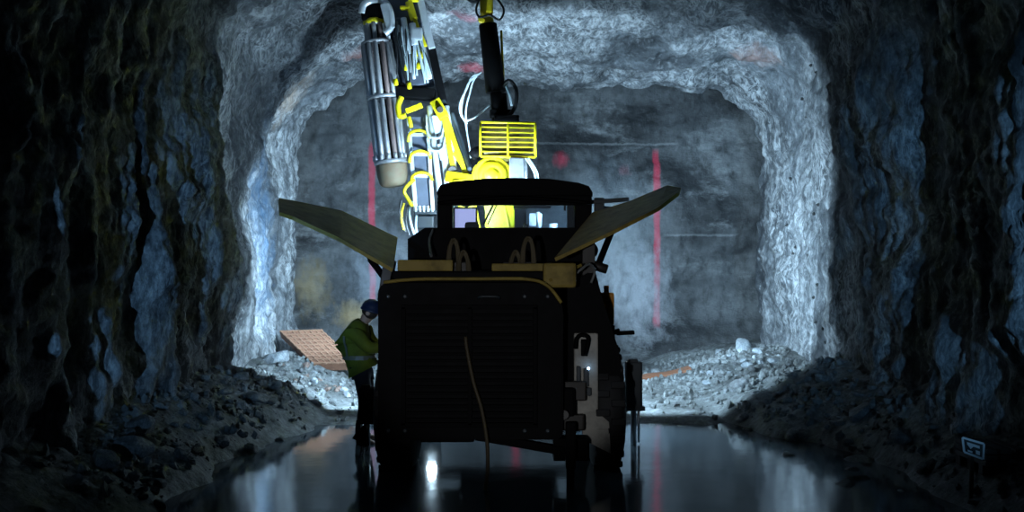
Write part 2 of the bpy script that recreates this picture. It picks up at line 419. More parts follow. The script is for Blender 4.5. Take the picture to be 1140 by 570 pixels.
# ------------------------------------------------------------------ the tunnel
XL, XR, LIP = -4.1, 4.72, 18.45
def section(y, u):
    """undisplaced rock profile: y and u arrays, u runs 0..1 from the left foot over the roof to the right foot; returns points and inward normals"""
    out = sstep(LIP, LIP+.55, y)                                   # the widening behind the lip
    xl = XL-1.25*out; xr = XR+1.2*out
    H = 6.25-.70*sstep(14.2, 18.3, y)+.75*out
    rl = 1.55-.5*out; rr = 1.25-.2*out
    z0 = -.6
    a = H-rl-z0; b = rl*math.pi/2; c = (xr-xl)-rl-rr; d = rr*math.pi/2; e = H-rr-z0
    # fixed share of u for each stretch, so that walls and roof always meet at the same u
    U = [0, .28, .36, .64, .72, 1.0]
    x = np.zeros_like(y); z = np.zeros_like(y); nx = np.zeros_like(y); nz = np.zeros_like(y)
    t = np.clip((u-U[0])/(U[1]-U[0]), 0, 1); k = u <= U[1]
    x = np.where(k, xl, x); z = np.where(k, z0+a*t, z); nx = np.where(k, 1, nx)
    t = np.clip((u-U[1])/(U[2]-U[1]), 0, 1)*math.pi/2; k = (u > U[1]) & (u <= U[2])
    x = np.where(k, xl+rl-rl*np.cos(t), x); z = np.where(k, H-rl+rl*np.sin(t), z); nx = np.where(k, np.cos(t), nx); nz = np.where(k, -np.sin(t), nz)
    t = np.clip((u-U[2])/(U[3]-U[2]), 0, 1); k = (u > U[2]) & (u <= U[3])
    x = np.where(k, xl+rl+c*t, x); z = np.where(k, H, z); nz = np.where(k, -1, nz)
    t = np.clip((u-U[3])/(U[4]-U[3]), 0, 1)*math.pi/2; k = (u > U[3]) & (u <= U[4])
    x = np.where(k, xr-rr+rr*np.sin(t), x); z = np.where(k, H-rr+rr*np.cos(t), z); nx = np.where(k, -np.sin(t), nx); nz = np.where(k, -np.cos(t), nz)
    t = np.clip((u-U[4])/(U[5]-U[4]), 0, 1); k = u > U[4]
    x = np.where(k, xr, x); z = np.where(k, H-rr-e*t, z); nx = np.where(k, -1, nx)
    return np.stack([x, y, z], -1), np.stack([nx, 0*nx, nz], -1)
def rock_disp(P):
    y = P[..., 1]; z = P[..., 2]
    near = 1-sstep(12.8, 14.6, y)
    ceil = sstep(4.6, 5.6, z)
    d = .20*fbm(P*np.array([.55, .55, .40])+3, 3)
    d = d+.10*fbm(P*1.5+40, 4, .55)+.035*fbm(P*6+7, 3, .6)
    Q = P*np.array([.8, .8, .22])
    Pw = P+.50*np.stack([fbm(Q+60, 3), fbm(Q+80, 3), 0*y], -1)
    ribs = ridged(Pw*np.array([.62, .66, .10])+11, 3, .5)
    mid = ridged(Pw*np.array([2.0, 2.1, .20])+31, 4, .6)
    fine = ridged(Pw*np.array([5.5, 5.5, .42])+71, 4, .62)
    amp = .30+.70*sstep(-.35, .45, fbm(P*np.array([.6, .6, .3])+90, 2))
    d = d+near*(1-ceil)*(.40*ribs+amp*(.15*mid+.12*fine)-.14)
    d = d+.42*np.exp(-((y-6.3)/.55)**2)*(P[..., 0] < 0)*(1-ceil)  # bulge of the left wall out of view, added to shade the wall beyond
    d = d-.40*np.exp(-((y-8.95)/.55)**2)*(P[..., 0] > 0)*(1-sstep(.9, 1.5, z))
    d = d+(1-near)*(1-ceil)*.08*ridged(P*np.array([1.3, 1.5, .45])+5, 4, .55)
    d = d+ceil*.22*ridged(P*np.array([.28, .85, .5])+2, 4, .5)           # benches across the roof
    return d
ys = np.concatenate([np.arange(-1.5, 7, .14), np.arange(7, 21.31, .042)])
BV = {}
for nm, u0, u1, n, mt, lab in (('wall_left', 0, .32, 175, 'wall', 'dark rough rock wall on the left of the tunnel, lit pale blue at its far end'),
                               ('ceiling', .32, .68, 180, 'wall', 'rough blue grey rock roof over the rig'),
                               ('wall_right', .68, 1, 175, 'wall', 'dark rough rock wall on the right of the tunnel, lit pale at its far end')):
    Yg, Ug = np.meshgrid(ys, np.linspace(u0, u1, n), indexing='ij')
    P, N = section(Yg, Ug)
    P = P+N*rock_disp(P)[..., None]
    o, q = grid_mesh(nm, P, M[mt], lab)
    v = P.reshape(-1, 3); BV[nm] = BVHTree.FromPolygons([tuple(a) for a in v], [tuple(int(i) for i in a) for a in q])
xs = np.arange(-6.6, 7.2, .045); zs = np.arange(-.6, 7.2, .045)
Xg, Zg = np.meshgrid(xs, zs, indexing='ij'); P = np.stack([Xg, np.full_like(Xg, 21.0), Zg], -1)
P[..., 1] -= .22*fbm(P*.55+50, 4)+.10*ridged(P*np.array([.6, 1, 1.2])+30, 4)+.02*fbm(P*5, 3)
P[..., 1] -= .5*sstep(1.2, -.3, Zg)
grid_mesh('wall_back', P, M['face'], 'grey rock face closing the tunnel, with red painted vertical lines')

# floor: a wet hollow along the middle, rubble banks at the wall feet, heaps beyond the water
def floor_z(x, y):
    x = np.asarray(x, float); y = np.asarray(y, float)
    P = np.stack([x, y, 0*x], -1)
    n1 = fbm(P*.7+21, 3); n2 = fbm(P*2.6+3, 4, .6)
    z = -.10+.20*sstep(12.6+.5*n1, 13.9+.5*n1, y)+.015*n2
    wl = 1.15+.6*sstep(10, 13.5, y)+.30*n1; wr = 1.0+.95*sstep(10.5, 13.8, y)+.30*n1
    hl = .52+.22*sstep(8.5, 11.5, y)-.42*sstep(12.5, 15, y); hr = .50+.22*sstep(8.5, 11.5, y)-.42*sstep(13, 15.5, y)
    bl = np.clip((x-(XL+wl))/-wl, 0, 1.1); br = np.clip((x-(XR-wr))/wr, 0, 1.1)
    z = z+hl*1.15*bl**.85+hr*1.15*br**.85
    z = z+.22*np.exp(-(((x-4.25)/.85)**2+((y-17.0)/1.25)**2))
    z = z+.16*np.exp(-(((x-2.9)/1.1)**2+((y-16.0)/1.3)**2))
    z = z+.16*np.exp(-(((x+3.5)/.8)**2+((y-16.2)/1.0)**2))
    bank = np.clip(np.maximum(bl, br)*3, 0, 1)
    lump = np.maximum(bank, .75*sstep(.15, .5, z))
    z = z+lump*(.07*ridged(P*2.4+8, 3)+.05*np.abs(fbm(P*5+2, 3)))
    return z
fx = np.arange(-5.6, 6.2, .05); fy = np.concatenate([np.arange(-1.5, 7, .15), np.arange(7, 21.2, .05)])
Yg, Xg = np.meshgrid(fy, fx, indexing='ij'); P = np.stack([Xg, Yg, floor_z(Xg, Yg)], -1)
FP = P[:, ::-1].copy()
def fz(x, y): return float(floor_z(np.array([x]), np.array([y]))[0])
# fine chips that make up the banks belong to the ground
ico = bmesh.new(); bmesh.ops.create_icosphere(ico, subdivisions=1, radius=1); iv = np.array([v.co[:] for v in ico.verts]); ifc = np.array([[v.index for v in f.verts] for f in ico.faces]); ico.free()
rk = np.random.RandomState(4); N_ = 12000; co = []
X = rk.uniform(-4.0, 4.6, N_); Y = rk.uniform(8.0, 19.5, N_); Z = floor_z(X, Y)
keep = (Z > .02) & ((Z > .14) | (rk.rand(N_) < .25))
for x, y, z in zip(X[keep], Y[keep], Z[keep]):
    s_ = .012+.05*rk.rand()**2.5; q_ = iv*rk.uniform(.5, 1.3, 3)*s_*(1+.25*rk.normal(size=(len(iv), 1))); a = rk.rand()*6.28; ca_, sa_ = math.cos(a), math.sin(a)
    co.append(np.stack([q_[:, 0]*ca_-q_[:, 1]*sa_, q_[:, 0]*sa_+q_[:, 1]*ca_, q_[:, 2]], -1)+np.array([x, y, z+s_*.3]))
grid_mesh('floor', FP, M['floor'], 'muddy rubble strewn tunnel floor', (np.concatenate(co), np.concatenate([ifc+k*len(iv) for k in range(len(co))])))
wx, wy = np.meshgrid(np.linspace(-4.6, 5.2, 12), np.linspace(-1.4, 15.2, 20), indexing='ij')
grid_mesh('water', np.stack([wx, wy, 0*wx], -1), M['water'], 'still dark water flooding the tunnel floor around the rig')

# ------------------------------------------------------------------ the bolting rig
rig = empty('bolting_rig', (-.12, 11.5, 0), 'yellow and black rock bolting rig standing in the water with its drilling booms raised', 'mining vehicle')
def part(mb, name, mat, parent=rig, label=None): return mb.build(name, M[mat], parent, label)

# engine housing (rear block) with rounded upper corners
def rounded(x0, x1, z0, z1, rl, rr, n=6, rb=.05):
    p = [(x0+rb, z0), (x1-rb, z0), (x1, z0+rb)]
    p += [(x1-rr+rr*math.cos(a), z1-rr+rr*math.sin(a)) for a in [math.pi/2*k/n for k in range(n+1)]]
    p += [(x0+rl-rl*math.sin(a), z1-rl+rl*math.cos(a)) for a in [math.pi/2*k/n for k in range(n+1)]]
    return p+[(x0, z0+rb)]
eh = part(MB().prism(rounded(-1.28, .49, .43, 1.93, .10, .30), 9.42, 11.2, .025), 'engine_housing', 'charcoal')
g = MB()
for k in range(17): g.box((-1.0, 9.375, .62+k*.062), (.20, 9.425, .645+k*.062), .004)
for x in (-1.03, -.40, .22): g.box((x-.02, 9.37, .58), (x+.02, 9.425, 1.70), .004)
g.box((-1.05, 9.37, .56), (.24, 9.425, .60), .004); g.box((-1.05, 9.37, 1.68), (.24, 9.425, 1.72), .004)
part(g, 'radiator_grille', 'black', eh)
part(MB().tube([(-.32, 9.40, 1.78), (-.30, 9.35, 1.80), (-.14, 9.35, 1.80), (-.12, 9.40, 1.78)], .012), 'grab_handle', 'teal_grey', eh)
for x in (-1.18, -1.02, .12, .34):
    for z in (.52, 1.80): part(MB().lathe((x, 9.425, z), (0, -1, 0), [(0, .022), (.012, .022), (.018, .012)], 8), 'bolt', 'teal_grey', eh)
lip = [(-1.22, 9.40, 1.935), (-.9, 9.38, 1.965), (-.3, 9.38, 1.968), (.15, 9.38, 1.965), (.34, 9.40, 1.90), (.47, 9.41, 1.74)]
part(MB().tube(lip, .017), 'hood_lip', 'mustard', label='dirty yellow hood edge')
# upper deck
d = MB(); d.box((-1.17, 9.62, 1.93), (.52, 11.3, 2.04), .015)
part(d, 'upper_deck', 'charcoal')
d = MB(); d.box((-1.12, 9.66, 2.04), (-.58, 10.7, 2.15), .012); d.box((-.20, 9.70, 2.04), (.50, 10.8, 2.115), .012)
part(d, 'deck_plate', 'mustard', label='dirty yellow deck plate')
d = MB(); d.box((.30, 9.50, 1.88), (.62, 10.4, 2.12), .03); d.bar((.36, 9.5, 1.95), (.68, 9.7, 2.10), .03, .03)
part(d, 'corner_bracket', 'mustard')
for x in (.07, -.60): part(MB().box((x-.16, 9.9, 2.03), (x+.16, 10.2, 2.13), .01), 'hose_manifold', 'dark_brown')
for px, top, bot, wpx in ((505, 264, 312, 9), (516, 277, 312, 9), (574, 277, 312, 9), (588, 262, 312, 10)):
    for s in (-1.0, .1, 1.0):
        m = MB(); k = wpx*.62; tp = top+abs(s)*3+2
        m.tube([W(px-k+s*2, bot, 9.78), W(px-k+s*1.5, (bot+tp)/2, 9.85), W(px-k*.7+s, tp+5, 9.88), W(px+s, tp, 9.9), W(px+k*.7+s, tp+5, 9.9), W(px+k+s*1.5, (bot+tp)/2, 9.88), W(px+k+s*2, bot-2, 9.84)], .0135)
        part(m, 'hydraulic_hose', 'hose_olive')
part(MB().tube([W(482, 256, 11.2), W(478, 268, 11.0), (W(480, 285, 10.6))], .015), 'deck_cable', 'hose_grey', label='pale curved cable on the deck')

# the two raised side hatches
def hatch(inner_near, inner_far, mid_near, mid_far, out_near, out_far, lip_near, lip_far, name, lab):
    rows = []
    for a, b in ((inner_near, inner_far), (mid_near, mid_far), (out_near, out_far), (lip_near, lip_far)):
        rows.append([a.lerp(b, t) for t in (0, .33, .67, 1)])
    R2 = [rows[0]]
    for i in range(2):
        for t in (.5, 1): R2.append([p.lerp(q, t) for p, q in zip(rows[i], rows[i+1])])
    R2.append(rows[3])
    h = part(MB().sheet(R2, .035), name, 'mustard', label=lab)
    rb = MB()
    for t in (.3, .7):
        rb.tube([rows[0][0].lerp(rows[0][3], t)+Vector((0, 0, -.03)), rows[1][0].lerp(rows[1][3], t)+Vector((0, 0, -.035)), rows[2][0].lerp(rows[2][3], t)+Vector((0, 0, -.03))], .014)
    part(rb, 'stiffener', 'dark_brown', h)
    return h
hl = hatch(W(437, 301, 9.6), W(442, 266, 11.0), W(378, 267, 9.6), W(380, 236, 11.0), W(326, 243, 9.6), W(327, 225, 11.0), W(311, 238, 9.75), W(310, 222, 10.9), 'side_hatch', 'open left side hatch, dark brown underneath')
hr = hatch(W(618, 289, 9.6), W(660, 238, 11.0), W(684, 258, 9.6), W(700, 226, 11.0), W(733, 233, 9.7), W(743, 208, 11.0), W(755, 216, 9.9), W(758, 211, 10.9), 'side_hatch', 'open right side hatch with dirty yellow paint')
part(MB().bar(W(432, 298, 9.9), W(426, 335, 9.9), .10, .10), 'hinge_post', 'dark_brown'); part(MB().bar(W(438, 290, 10.2), W(432, 330, 10.2), .06, .06), 'hinge_post', 'dark_brown')
part(MB().bar(W(655, 268, 10.2), W(655, 330, 10.2), .13, .12).cyl(W(657, 294, 10.2), W(676, 300, 10.2), .05), 'hinge_post', 'dark_brown')
part(MB().cyl(W(690, 236, 10.6), W(664, 300, 10.3), .022).cyl(W(682, 255, 10.6), W(664, 300, 10.3), .035), 'gas_strut', 'black', hr)
part(MB().cyl(W(392, 262, 10.5), W(430, 312, 10.2), .022).cyl(W(412, 288, 10.4), W(430, 312, 10.2), .035), 'gas_strut', 'black', hl)
part(MB().tube([W(640, 306, 9.7), W(648, 299, 9.7), W(656, 294, 9.75), W(662, 302, 9.8), W(658, 315, 9.8)], .014), 'side_hose', 'hose_grey', label='pale hose below right hatch')

# cab
c = MB()
c.prism([(-1.2, .92), (.94, .92), (.94, 2.44), (.86, 2.53), (-1.0, 2.53), (-1.2, 2.40)], 11.35, 13.0, .02)
cab = part(c, 'cab_body', 'charcoal')
rf = [W(px, py, 11.3) for px, py in ((487, 219), (486, 214), (490, 206), (503, 202), (535, 199), (572, 198), (612, 199), (644, 203), (656, 207), (660, 214), (660, 219))]
part(MB().prism([(p.x, p.z) for p in rf], 11.3, 13.05, .03), 'cab_roof', 'charcoal')
part(MB().box((W(488, 0, 11.3).x, 11.31, 2.785), (W(659, 0, 11.3).x, 11.37, 2.90), .012), 'roof_header', 'charcoal')
r_ = [W(px, py, 11.28) for px, py in ((487, 226), (572, 220), (659, 226))]
part(MB().tube(r_, .022), 'roof_gutter', 'charcoal')
for x0, x1 in ((-.86, -.69), (.72, .92)):
    for y in (11.36, 12.86): part(MB().box((x0 if y < 12 else x0+.02*(x0 < 0), y, 2.5), (x1 if y < 12 else (x0+.09 if x0 < 0 else x1), y+.10, 2.89), .02), 'cab_pillar', 'charcoal')
g = MB(); g.box((-.70, 11.40, 2.50), (.73, 11.415, 2.87), 0)
part(g, 'rear_window', 'glass')
g = MB(); g.box((-.72, 12.93, 2.50), (.78, 12.945, 2.87), 0)
part(g, 'front_window', 'glass')
g = MB(); g.bar(W(538, 250, 12.9), W(549, 228, 12.9), .025, .02); g.bar(W(543, 250, 12.9), W(553, 228, 12.9), .015, .02)
part(g, 'wiper', 'black')
s = MB(); s.box((-.66, 11.9, 1.9), (-.30, 12.02, 2.48), .05); s.box((-.57, 11.88, 2.46), (-.40, 11.98, 2.62), .04); s.box((-.68, 11.9, 1.75), (-.28, 12.4, 1.92), .05)
part(s, 'operator_seat', 'black')
s = MB(); s.box((-.74, 12.5, 2.50), (-.44, 12.54, 2.83), .01)
scr = part(s, 'control_screen', 'black')
part(MB().box((-.72, 12.494, 2.52), (-.46, 12.502, 2.81), 0), 'display', 'screen', scr)
part(MB().box((.02, 12.7, 2.835), (.50, 12.9, 2.86), .004), 'sun_visor', 'helmet', label='dark blue sun visor')
s = MB(); s.cyl((.15, 12.6, 2.2), (.18, 12.55, 2.58), .02); s.lathe((.18, 12.55, 2.56), (0, 0, 1), [(0, .02), (.02, .035), (.05, .03), (.06, .01)], 12)
part(s, 'control_lever', 'steel')
# chassis, axles and wheels
g = MB(); g.box((-.80, 9.6, .60), (.62, 11.2, .90), .03); g.box((-.7, 11.0, .80), (.55, 13.6, 1.0), .03); g.box((-.55, 10.2, .52), (.4, 11.0, .62), .02)
g.box((-.88, 9.45, .40), (-.36, 9.7, .62), .02); g.bar((-.35, 9.5, .46), (.65, 9.6, .27), .08, .10); g.box((.40, 9.55, .20), (.75, 9.8, .42), .02)
part(g, 'chassis', 'black')
for yy in (10.5, 13.35): part(MB().cyl((-1.1, yy, .70), (.95, yy, .70), .08), 'axle', 'black')
def wheel(x0, x1, y, r):
    xm = (x0+x1)/2; hw = (x1-x0)/2; m = MB()
    m.lathe((x0, y, r-.06), (1, 0, 0), [(0, r*.62), (.02, r*.80), (.05, r*.94), (.09, r), (2*hw-.09, r), (2*hw-.05, r*.94), (2*hw-.02, r*.80), (2*hw, r*.62)], 36)
    for k in range(22):
        for s_ in (-1, 1):
            a = 2*math.pi*(k+.25*s_)/22; q = Matrix.Rotation(-a, 3, 'X')
            c_ = Vector((xm+s_*hw*.42, y+math.sin(a)*(r+.008), r-.06+math.cos(a)*(r+.008)))
            m.box(c_-Vector((hw*.38, .035, .022)), c_+Vector((hw*.38, .035, .022)), .008, q, 1)
    t = part(m, 'wheel', 'rubber')
    h = MB(); h.lathe((x0+.03, y, r-.06), (1, 0, 0), [(0, r*.5), (.02, r*.6), (2*hw-.08, r*.6), (2*hw-.06, r*.5)], 24)
    h.lathe((x0-.02, y, r-.06), (1, 0, 0), [(0, .10), (.02, .13), (2*hw, .13), (2*hw+.02, .10)], 16)
    part(h, 'hub', 'mustard', t)
for x0, x1 in ((-1.42, -.97), (.80, 1.17)): wheel(x0, x1, 10.5, .64)
for x0, x1 in ((-1.38, -.98), (.78, 1.12)): wheel(x0, x1, 13.35, .60)
# right flank: fender, service panel, post, mirror
pr = [W(px, py, 9.95) for px, py in ((632, 318), (655, 304), (664, 304), (672, 335), (690, 392), (694, 420), (690, 470), (632, 470))]
m = MB(); m.prism([(p.x, p.z) for p in pr], 10.0, 10.35, .02)
fend = part(m, 'rear_fender', 'charcoal')
m = MB(); m.box((.62, 9.86, .58), (.86, 9.96, 1.42), .015); m.prism([(p.x, p.z) for p in [W(q[0], q[1], 9.85) for q in ((645, 460), (664, 458), (678, 470), (680, 505), (650, 490))]], 9.84, 9.9, .01)
sp = part(m, 'service_panel', 'panel_grey', label='pale grey service panel on the rear right corner')
m = MB(); m.tube([W(641, 388, 9.8), W(642, 377, 9.78), W(648, 373, 9.78), (W(655, 377, 9.78)), W(652, 394, 9.8)], .022)
m.box(W(647, 378, 9.80), W(654, 396, 9.86), .01)
part(m, 'valve', 'black', sp)
m = MB(); m.box(W(642, 408, 9.80), W(646, 428, 9.86), .008); m.box(W(650, 410, 9.80), W(655, 430, 9.86), .008); m.box(W(640, 428, 9.80), W(652, 434, 9.86), .008); m.box(W(648, 432, 9.80), W(658, 440, 9.86), .008)
part(m, 'hydraulic_valve_block', 'teal_grey', sp)
p_ = W(655, 410, 9.82)
part(MB().lathe(p_, (0, -1, 0), [(0, .012), (.02, .014), (.035, .008)], 12), 'indicator_lamp', 'blue_led', sp, label='glowing blue indicator lamp')
m = MB(); m.box(W(622, 425, 9.7), W(652, 445, 9.8), .015); m.box(W(600, 462, 9.6), W(650, 478, 9.7), .02)
for k in range(3): m.cyl(W(596+k*16, 462, 9.62), W(596+k*16, 462, 9.5), .05)
part(m, 'lower_valve_bank', 'dark_brown')
m = MB(); a = W(668, 362, 11.2); b = W(684, 326, 11.2); m.box((a.x, 11.2, a.z), (b.x, 11.4, b.z), .02)
m.cyl(W(675, 327, 11.3), W(675, 318, 11.3), .03)
part(m, 'side_post', 'post_yellow', label='yellow post on the right flank')
a = W(668, 400, 11.2); b = W(685, 362, 11.2)
part(MB().box((a.x, 11.2, .6), (b.x, 11.4, b.z), .015), 'post_base', 'dark_brown')
m = MB(); m.cyl(W(684, 370, 11.3), W(690, 368, 11.3), .03); m.bar(W(686, 371, 11.3), W(706, 370, 11.3), .045, .10)
part(m, 'mirror_arm', 'black')
m = MB(); m.bar(W(658, 225, 11.6), W(700, 222, 11.6), .05, .05); m.box(W(662, 220, 11.6), W(672, 236, 11.7), .01); m.cyl(W(672, 232, 11.6), W(690, 234, 11.6), .03)
part(m, 'lamp_bracket', 'teal_grey')
# jacks
def jack(x0, x1, y, zt, zb, side):
    m = MB(); m.box((x0, y, zb), (x1, y+.16, zt), .02); m.box((x0-.02, y-.01, zb), (x1+.03, y+.17, zb+.05), .01)
    m.box((x0+.03, y+.02, zt-.02), (x1-.05, y+.14, zt+.03), .01)
    m.box((min(x0, x0-side*.5) if side > 0 else x1, y+.04, zb+.12), (x0 if side > 0 else x1+.5, y+.12, zb+.28), .01)
    j = part(m, 'jack_leg', 'teal_grey' if side > 0 else 'black')
    l = MB(); xm = (x0+x1)/2
    l.cyl((xm, y+.08, -.05), (xm, y+.08, zb+.02), .035); l.cyl((xm+.06*side, y+.08, .02), (xm+.06*side, y+.08, zb+.02), .015)
    part(l, 'ram', 'steel', j)
    part(MB().lathe((xm, y+.08, -.11), (0, 0, 1), [(0, .13), (.03, .14), (.06, .05), (.09, .04)], 18), 'foot_pad', 'black', j)
    return j
jack(1.33, 1.52, 11.5, .97, .40, 1)
jl = jack(-1.70, -1.52, 10.9, .74, .34, -1)
m = MB()
m.sheet([[W(408, 470, 10.85), W(400, 478, 10.85), W(395, 484, 10.83)], [W(409, 480, 10.84), W(402, 488, 10.82), W(392, 488, 10.82)], [W(411, 496, 10.86), W(405, 498, 10.85), W(400, 492, 10.84)]], .012)
part(m, 'hanging_flap', 'black', jl)
m = MB()
for px, e in ((401, 515), (404, 518), (408, 508)): m.tube([W(px, 488, 10.84), W(px+1, 500, 10.84), W(px-1, e-6, 10.84)], .008)
part(m, 'strap', 'hose_black', jl)
m = MB(); m.box((.505, 9.27, .18), (.60, 9.37, .62), .015); m.cyl((.55, 9.32, -.06), (.55, 9.32, .2), .038); m.lathe((.55, 9.32, -.11), (0, 0, 1), [(0, .10), (.03, .11), (.06, .05)], 16)
part(m, 'stabilizer_leg', 'black')
# lamp below the chassis that shines in the water
lp = MB(); lp.lathe((-1.0, 12.45, .46), (0, -1, 0), [(0, .03), (.05, .05), (.10, .06), (.11, .055)], 18); lp.bar((-1.0, 12.45, .48), (-1.0, 12.45, .62), .03, .03, up=(1, 0, 0))
ul = part(lp, 'underbody_lamp', 'black')
part(MB().lathe((-1.0, 12.338, .46), (0, -1, 0), [(0, .05), (.008, .048), (.016, .02)], 18), 'lens', 'lens', ul, label='bright white lamp lens')
light('underbody_light', 'SPOT', (-1.0, 12.32, .46), 30, LAMP_COL, aim=(-.7, 10.2, .2), parent=ul, spot_size=math.radians(130), spot_blend=.5, shadow_soft_size=.05)
m = MB()
for k in range(5): m.tube([(-.86+k*.09, 11.1, .60), (-.88+k*.1, 10.9, .47-.02*(k % 2)), (-.8+k*.09, 10.6, .46), (-.82+k*.08, 10.3, .58)], .016)
part(m, 'underbody_hose', 'hose_pale', label='pale hoses lit under the chassis')
# cab roof work lamps, plus lamps added to brighten walls, ground and booms
def work_lamp(p, aim, e, size=160, parent=rig):
    p = Vector(p); d = (Vector(aim)-p).normalized(); m = MB()
    m.lathe(p-d*.12, d, [(0, .05), (.04, .09), (.12, .10), (.13, .095)], 18); m.bar(p-d*.05, p-d*.05+Vector((0, -.06, -.16)), .03, .03)
    L = part(m, 'work_lamp', 'black', parent)
    part(MB().lathe(p+d*.005, d, [(0, .085), (.006, .083), (.012, .04)], 18), 'lens', 'lens', L, label='bright white lamp lens')
    light('work_light', 'SPOT', p+d*.03, e, LAMP_COL, aim=p+d*2, parent=L, spot_size=math.radians(size), spot_blend=.25, shadow_soft_size=.09)
work_lamp((-.62, 13.12, 2.98), (-.95, 14.6, 3.8), LAMP_W*2.0, 145)
work_lamp((.70, 13.12, 2.98), (1.0, 18, 3.5), LAMP_W, 135)
work_lamp((1.06, 13.12, 2.30), (4.3, 17.4, 3.3), SIDE_W*1.1, 76)
work_lamp((-1.30, 13.12, 2.00), (-3.6, 17.6, 2.5), SIDE_W*1.1, 60)
work_lamp((1.06, 13.12, 1.75), (2.6, 16.0, .2), SIDE_W*.7, 100)
work_lamp((-1.30, 13.12, 1.60), (-2.6, 16.0, .2), SIDE_W*.7, 90)
work_lamp((1.22, 12.9, 1.25), (1.6, 12.0, 0), 190, 74)
work_lamp((-1.5, 12.9, 1.0), (-2.7, 12.2, 0), 45, 95)
work_lamp((.22, 14.30, 3.95), (.5, 20, 4.1), SIDE_W*.42, 140)  # boom lamps from here on are added, for face, roof and drill head
work_lamp((-1.45, 15.0, 4.9), (-1.2, 20, 5.0), SIDE_W*.12, 130)
work_lamp((-.52, 13.86, 3.70), (-1.5, 14.45, 5.3), LAMP_W*.9, 75)

# --- front end: boom console and arms
m = MB(); m.box((-.75, 13.05, 1.0), (.65, 14.5, 1.5), .05); m.box((-.45, 13.6, 1.5), (.35, 14.3, 2.2), .05)
part(m, 'boom_console', 'charcoal')
a, b = W(540, 251, 14.0), W(573, 232, 14.0)
part(MB().box((a.x, 14.0, a.z-.45), (b.x, 14.25, b.z+.15), .02), 'boom_bracket', 'yellow_clean')
m = MB(); a, b = W(573, 255, 13.9), W(586, 228, 13.9); m.box((a.x, 13.9, a.z-.4), (b.x, 14.1, b.z+.1), .02)
part(m, 'boom_cylinder_mount', 'black')
for k, m in enumerate((MB().box(W(589, 252, 13.8), W(603, 238, 13.95), .02), MB().cyl(W(600, 256, 13.8), W(599, 236, 13.8), .03), MB().cyl(W(617, 262, 13.8), W(616, 249, 13.8), .06),
                       MB().cyl(W(512, 258, 13.9), W(513, 240, 13.9), .05), MB().cyl(W(525, 258, 13.9), W(527, 238, 13.9), .04), MB().box(W(506, 264, 14.0), W(534, 252, 14.1), .02))):
    part(m, 'valve_block', 'steel_white')
# middle: round slewing head, guard, lamp mast
hc = W(547, 198, 13.75)
m = MB(); ax = Vector((.03, -1, .10)).normalized()
m.lathe(hc+Vector((0, .35, 0)), ax, [(0, .24), (.05, .285), (.28, .285), (.33, .27), (.34, .235), (.32, .22), (.33, .20), (.37, .195), (.38, .12), (.36, .10), (.40, .085), (.41, .03)], 36)
sl = part(m, 'slewing_head', 'yellow_clean')
part(MB().bar(hc+Vector((0, .4, -.15)), Vector((-.05, 14.0, 1.9)), .3, .3, .03), 'boom_arm', 'yellow')
m = MB(); m.box(W(567, 205, 13.7), W(583, 177, 13.9), .02); m.cyl(W(585, 205, 13.75), W(584, 178, 13.75), .035)
part(m, 'swing_cylinder', 'steel', label='grey steel cylinder right of the yellow slewing head')
for k, (x0, x1) in enumerate(((587, 596), (590, 599))):
    part(MB().tube([W(x0-2, 176, 13.7), W(x0+3, 183, 13.68), W(x1-1, 193, 13.68), W(x1, 206, 13.7)], .014), 'white_hose', 'hose_pale', label='pale hose beside the slewing head')
def gp(u, v): return W(535+61*u, 136+(38 if u > .5 else 38)*v+1.0*u, 13.65+.1*v)
m = MB()
for a, b in (((0, 0), (1, 0)), ((1, 0), (1, 1)), ((1, 1), (0, 1)), ((0, 1), (0, 0))): m.tube([gp(*a), gp(*b)], .018, 8, 0)
m.tube([gp(.5, 0), gp(.5, 1)], .017, 8, 0)
gd = part(m, 'lamp_guard', 'yellow_clean', label='yellow barred guard on the boom head')
m = MB()
for k in range(1, 7): m.tube([gp(0, k/7), gp(1, k/7)], .0095, 6, 0)
part(m, 'guard_bars', 'yellow_clean', gd)
m = MB(); m.box(W(538, 172, 13.85), W(594, 140, 14.05), .03); m.box(W(555, 180, 13.8), W(575, 170, 14.0), .01)
gb = part(m, 'guard_housing', 'guard_box', label='brown yellow housing behind the guard')
m = MB(); m.cyl(W(552, 103, 14.0), W(543, 27, 14.0), .142, .128, 20)
mast = part(m, 'lamp_mast', 'black', label='black sleeve of the upright mast')
m = MB(); m.cyl(W(554, 134, 14.0), W(552, 102, 14.0), .085); m.cyl(W(563, 134, 14.0), W(560, 104, 14.0), .05); m.box(W(545, 130, 13.9), W(570, 124, 14.1), .02); m.box(W(550, 136, 13.8), W(578, 130, 14.0), .02)
part(m, 'mast_foot', 'charcoal')
part(MB().tube([W(557, 100, 13.95), W(566, 90, 13.9), W(574, 98, 13.9), W(575, 112, 13.9), W(570, 125, 13.9), W(560, 130, 13.95)], .030), 'mast_hose', 'hose_black')
part(MB().tube([W(563, 95, 13.95), W(567, 104, 13.9), W(570, 118, 13.9)], .022), 'mast_hose', 'hose_pale', label='pale hose at the mast foot')
m = MB(); m.cyl(W(543, 28, 14.0), W(541, 14, 14.0), .10, .085, 18); m.box(W(534, 14, 13.9), W(549, -2, 14.1), .03); m.lathe(W(536, 22, 13.88), (0, -1, 0), [(0, .05), (.06, .05), (.07, .03)], 14); m.cyl(W(541, 0, 14.0), W(540, -22, 14.0), .09, .08)
part(m, 'mast_head', 'yellow', label='yellow head on top of the black mast')
part(MB().tube([W(536, -6, 13.85), W(530, 10, 13.8), W(534, 19, 13.78), W(545, 17, 13.78), W(556, 22, 13.8), W(561, 12, 13.85), W(556, 2, 13.85), W(548, -6, 13.9)], .016), 'mast_cable', 'hose_black')
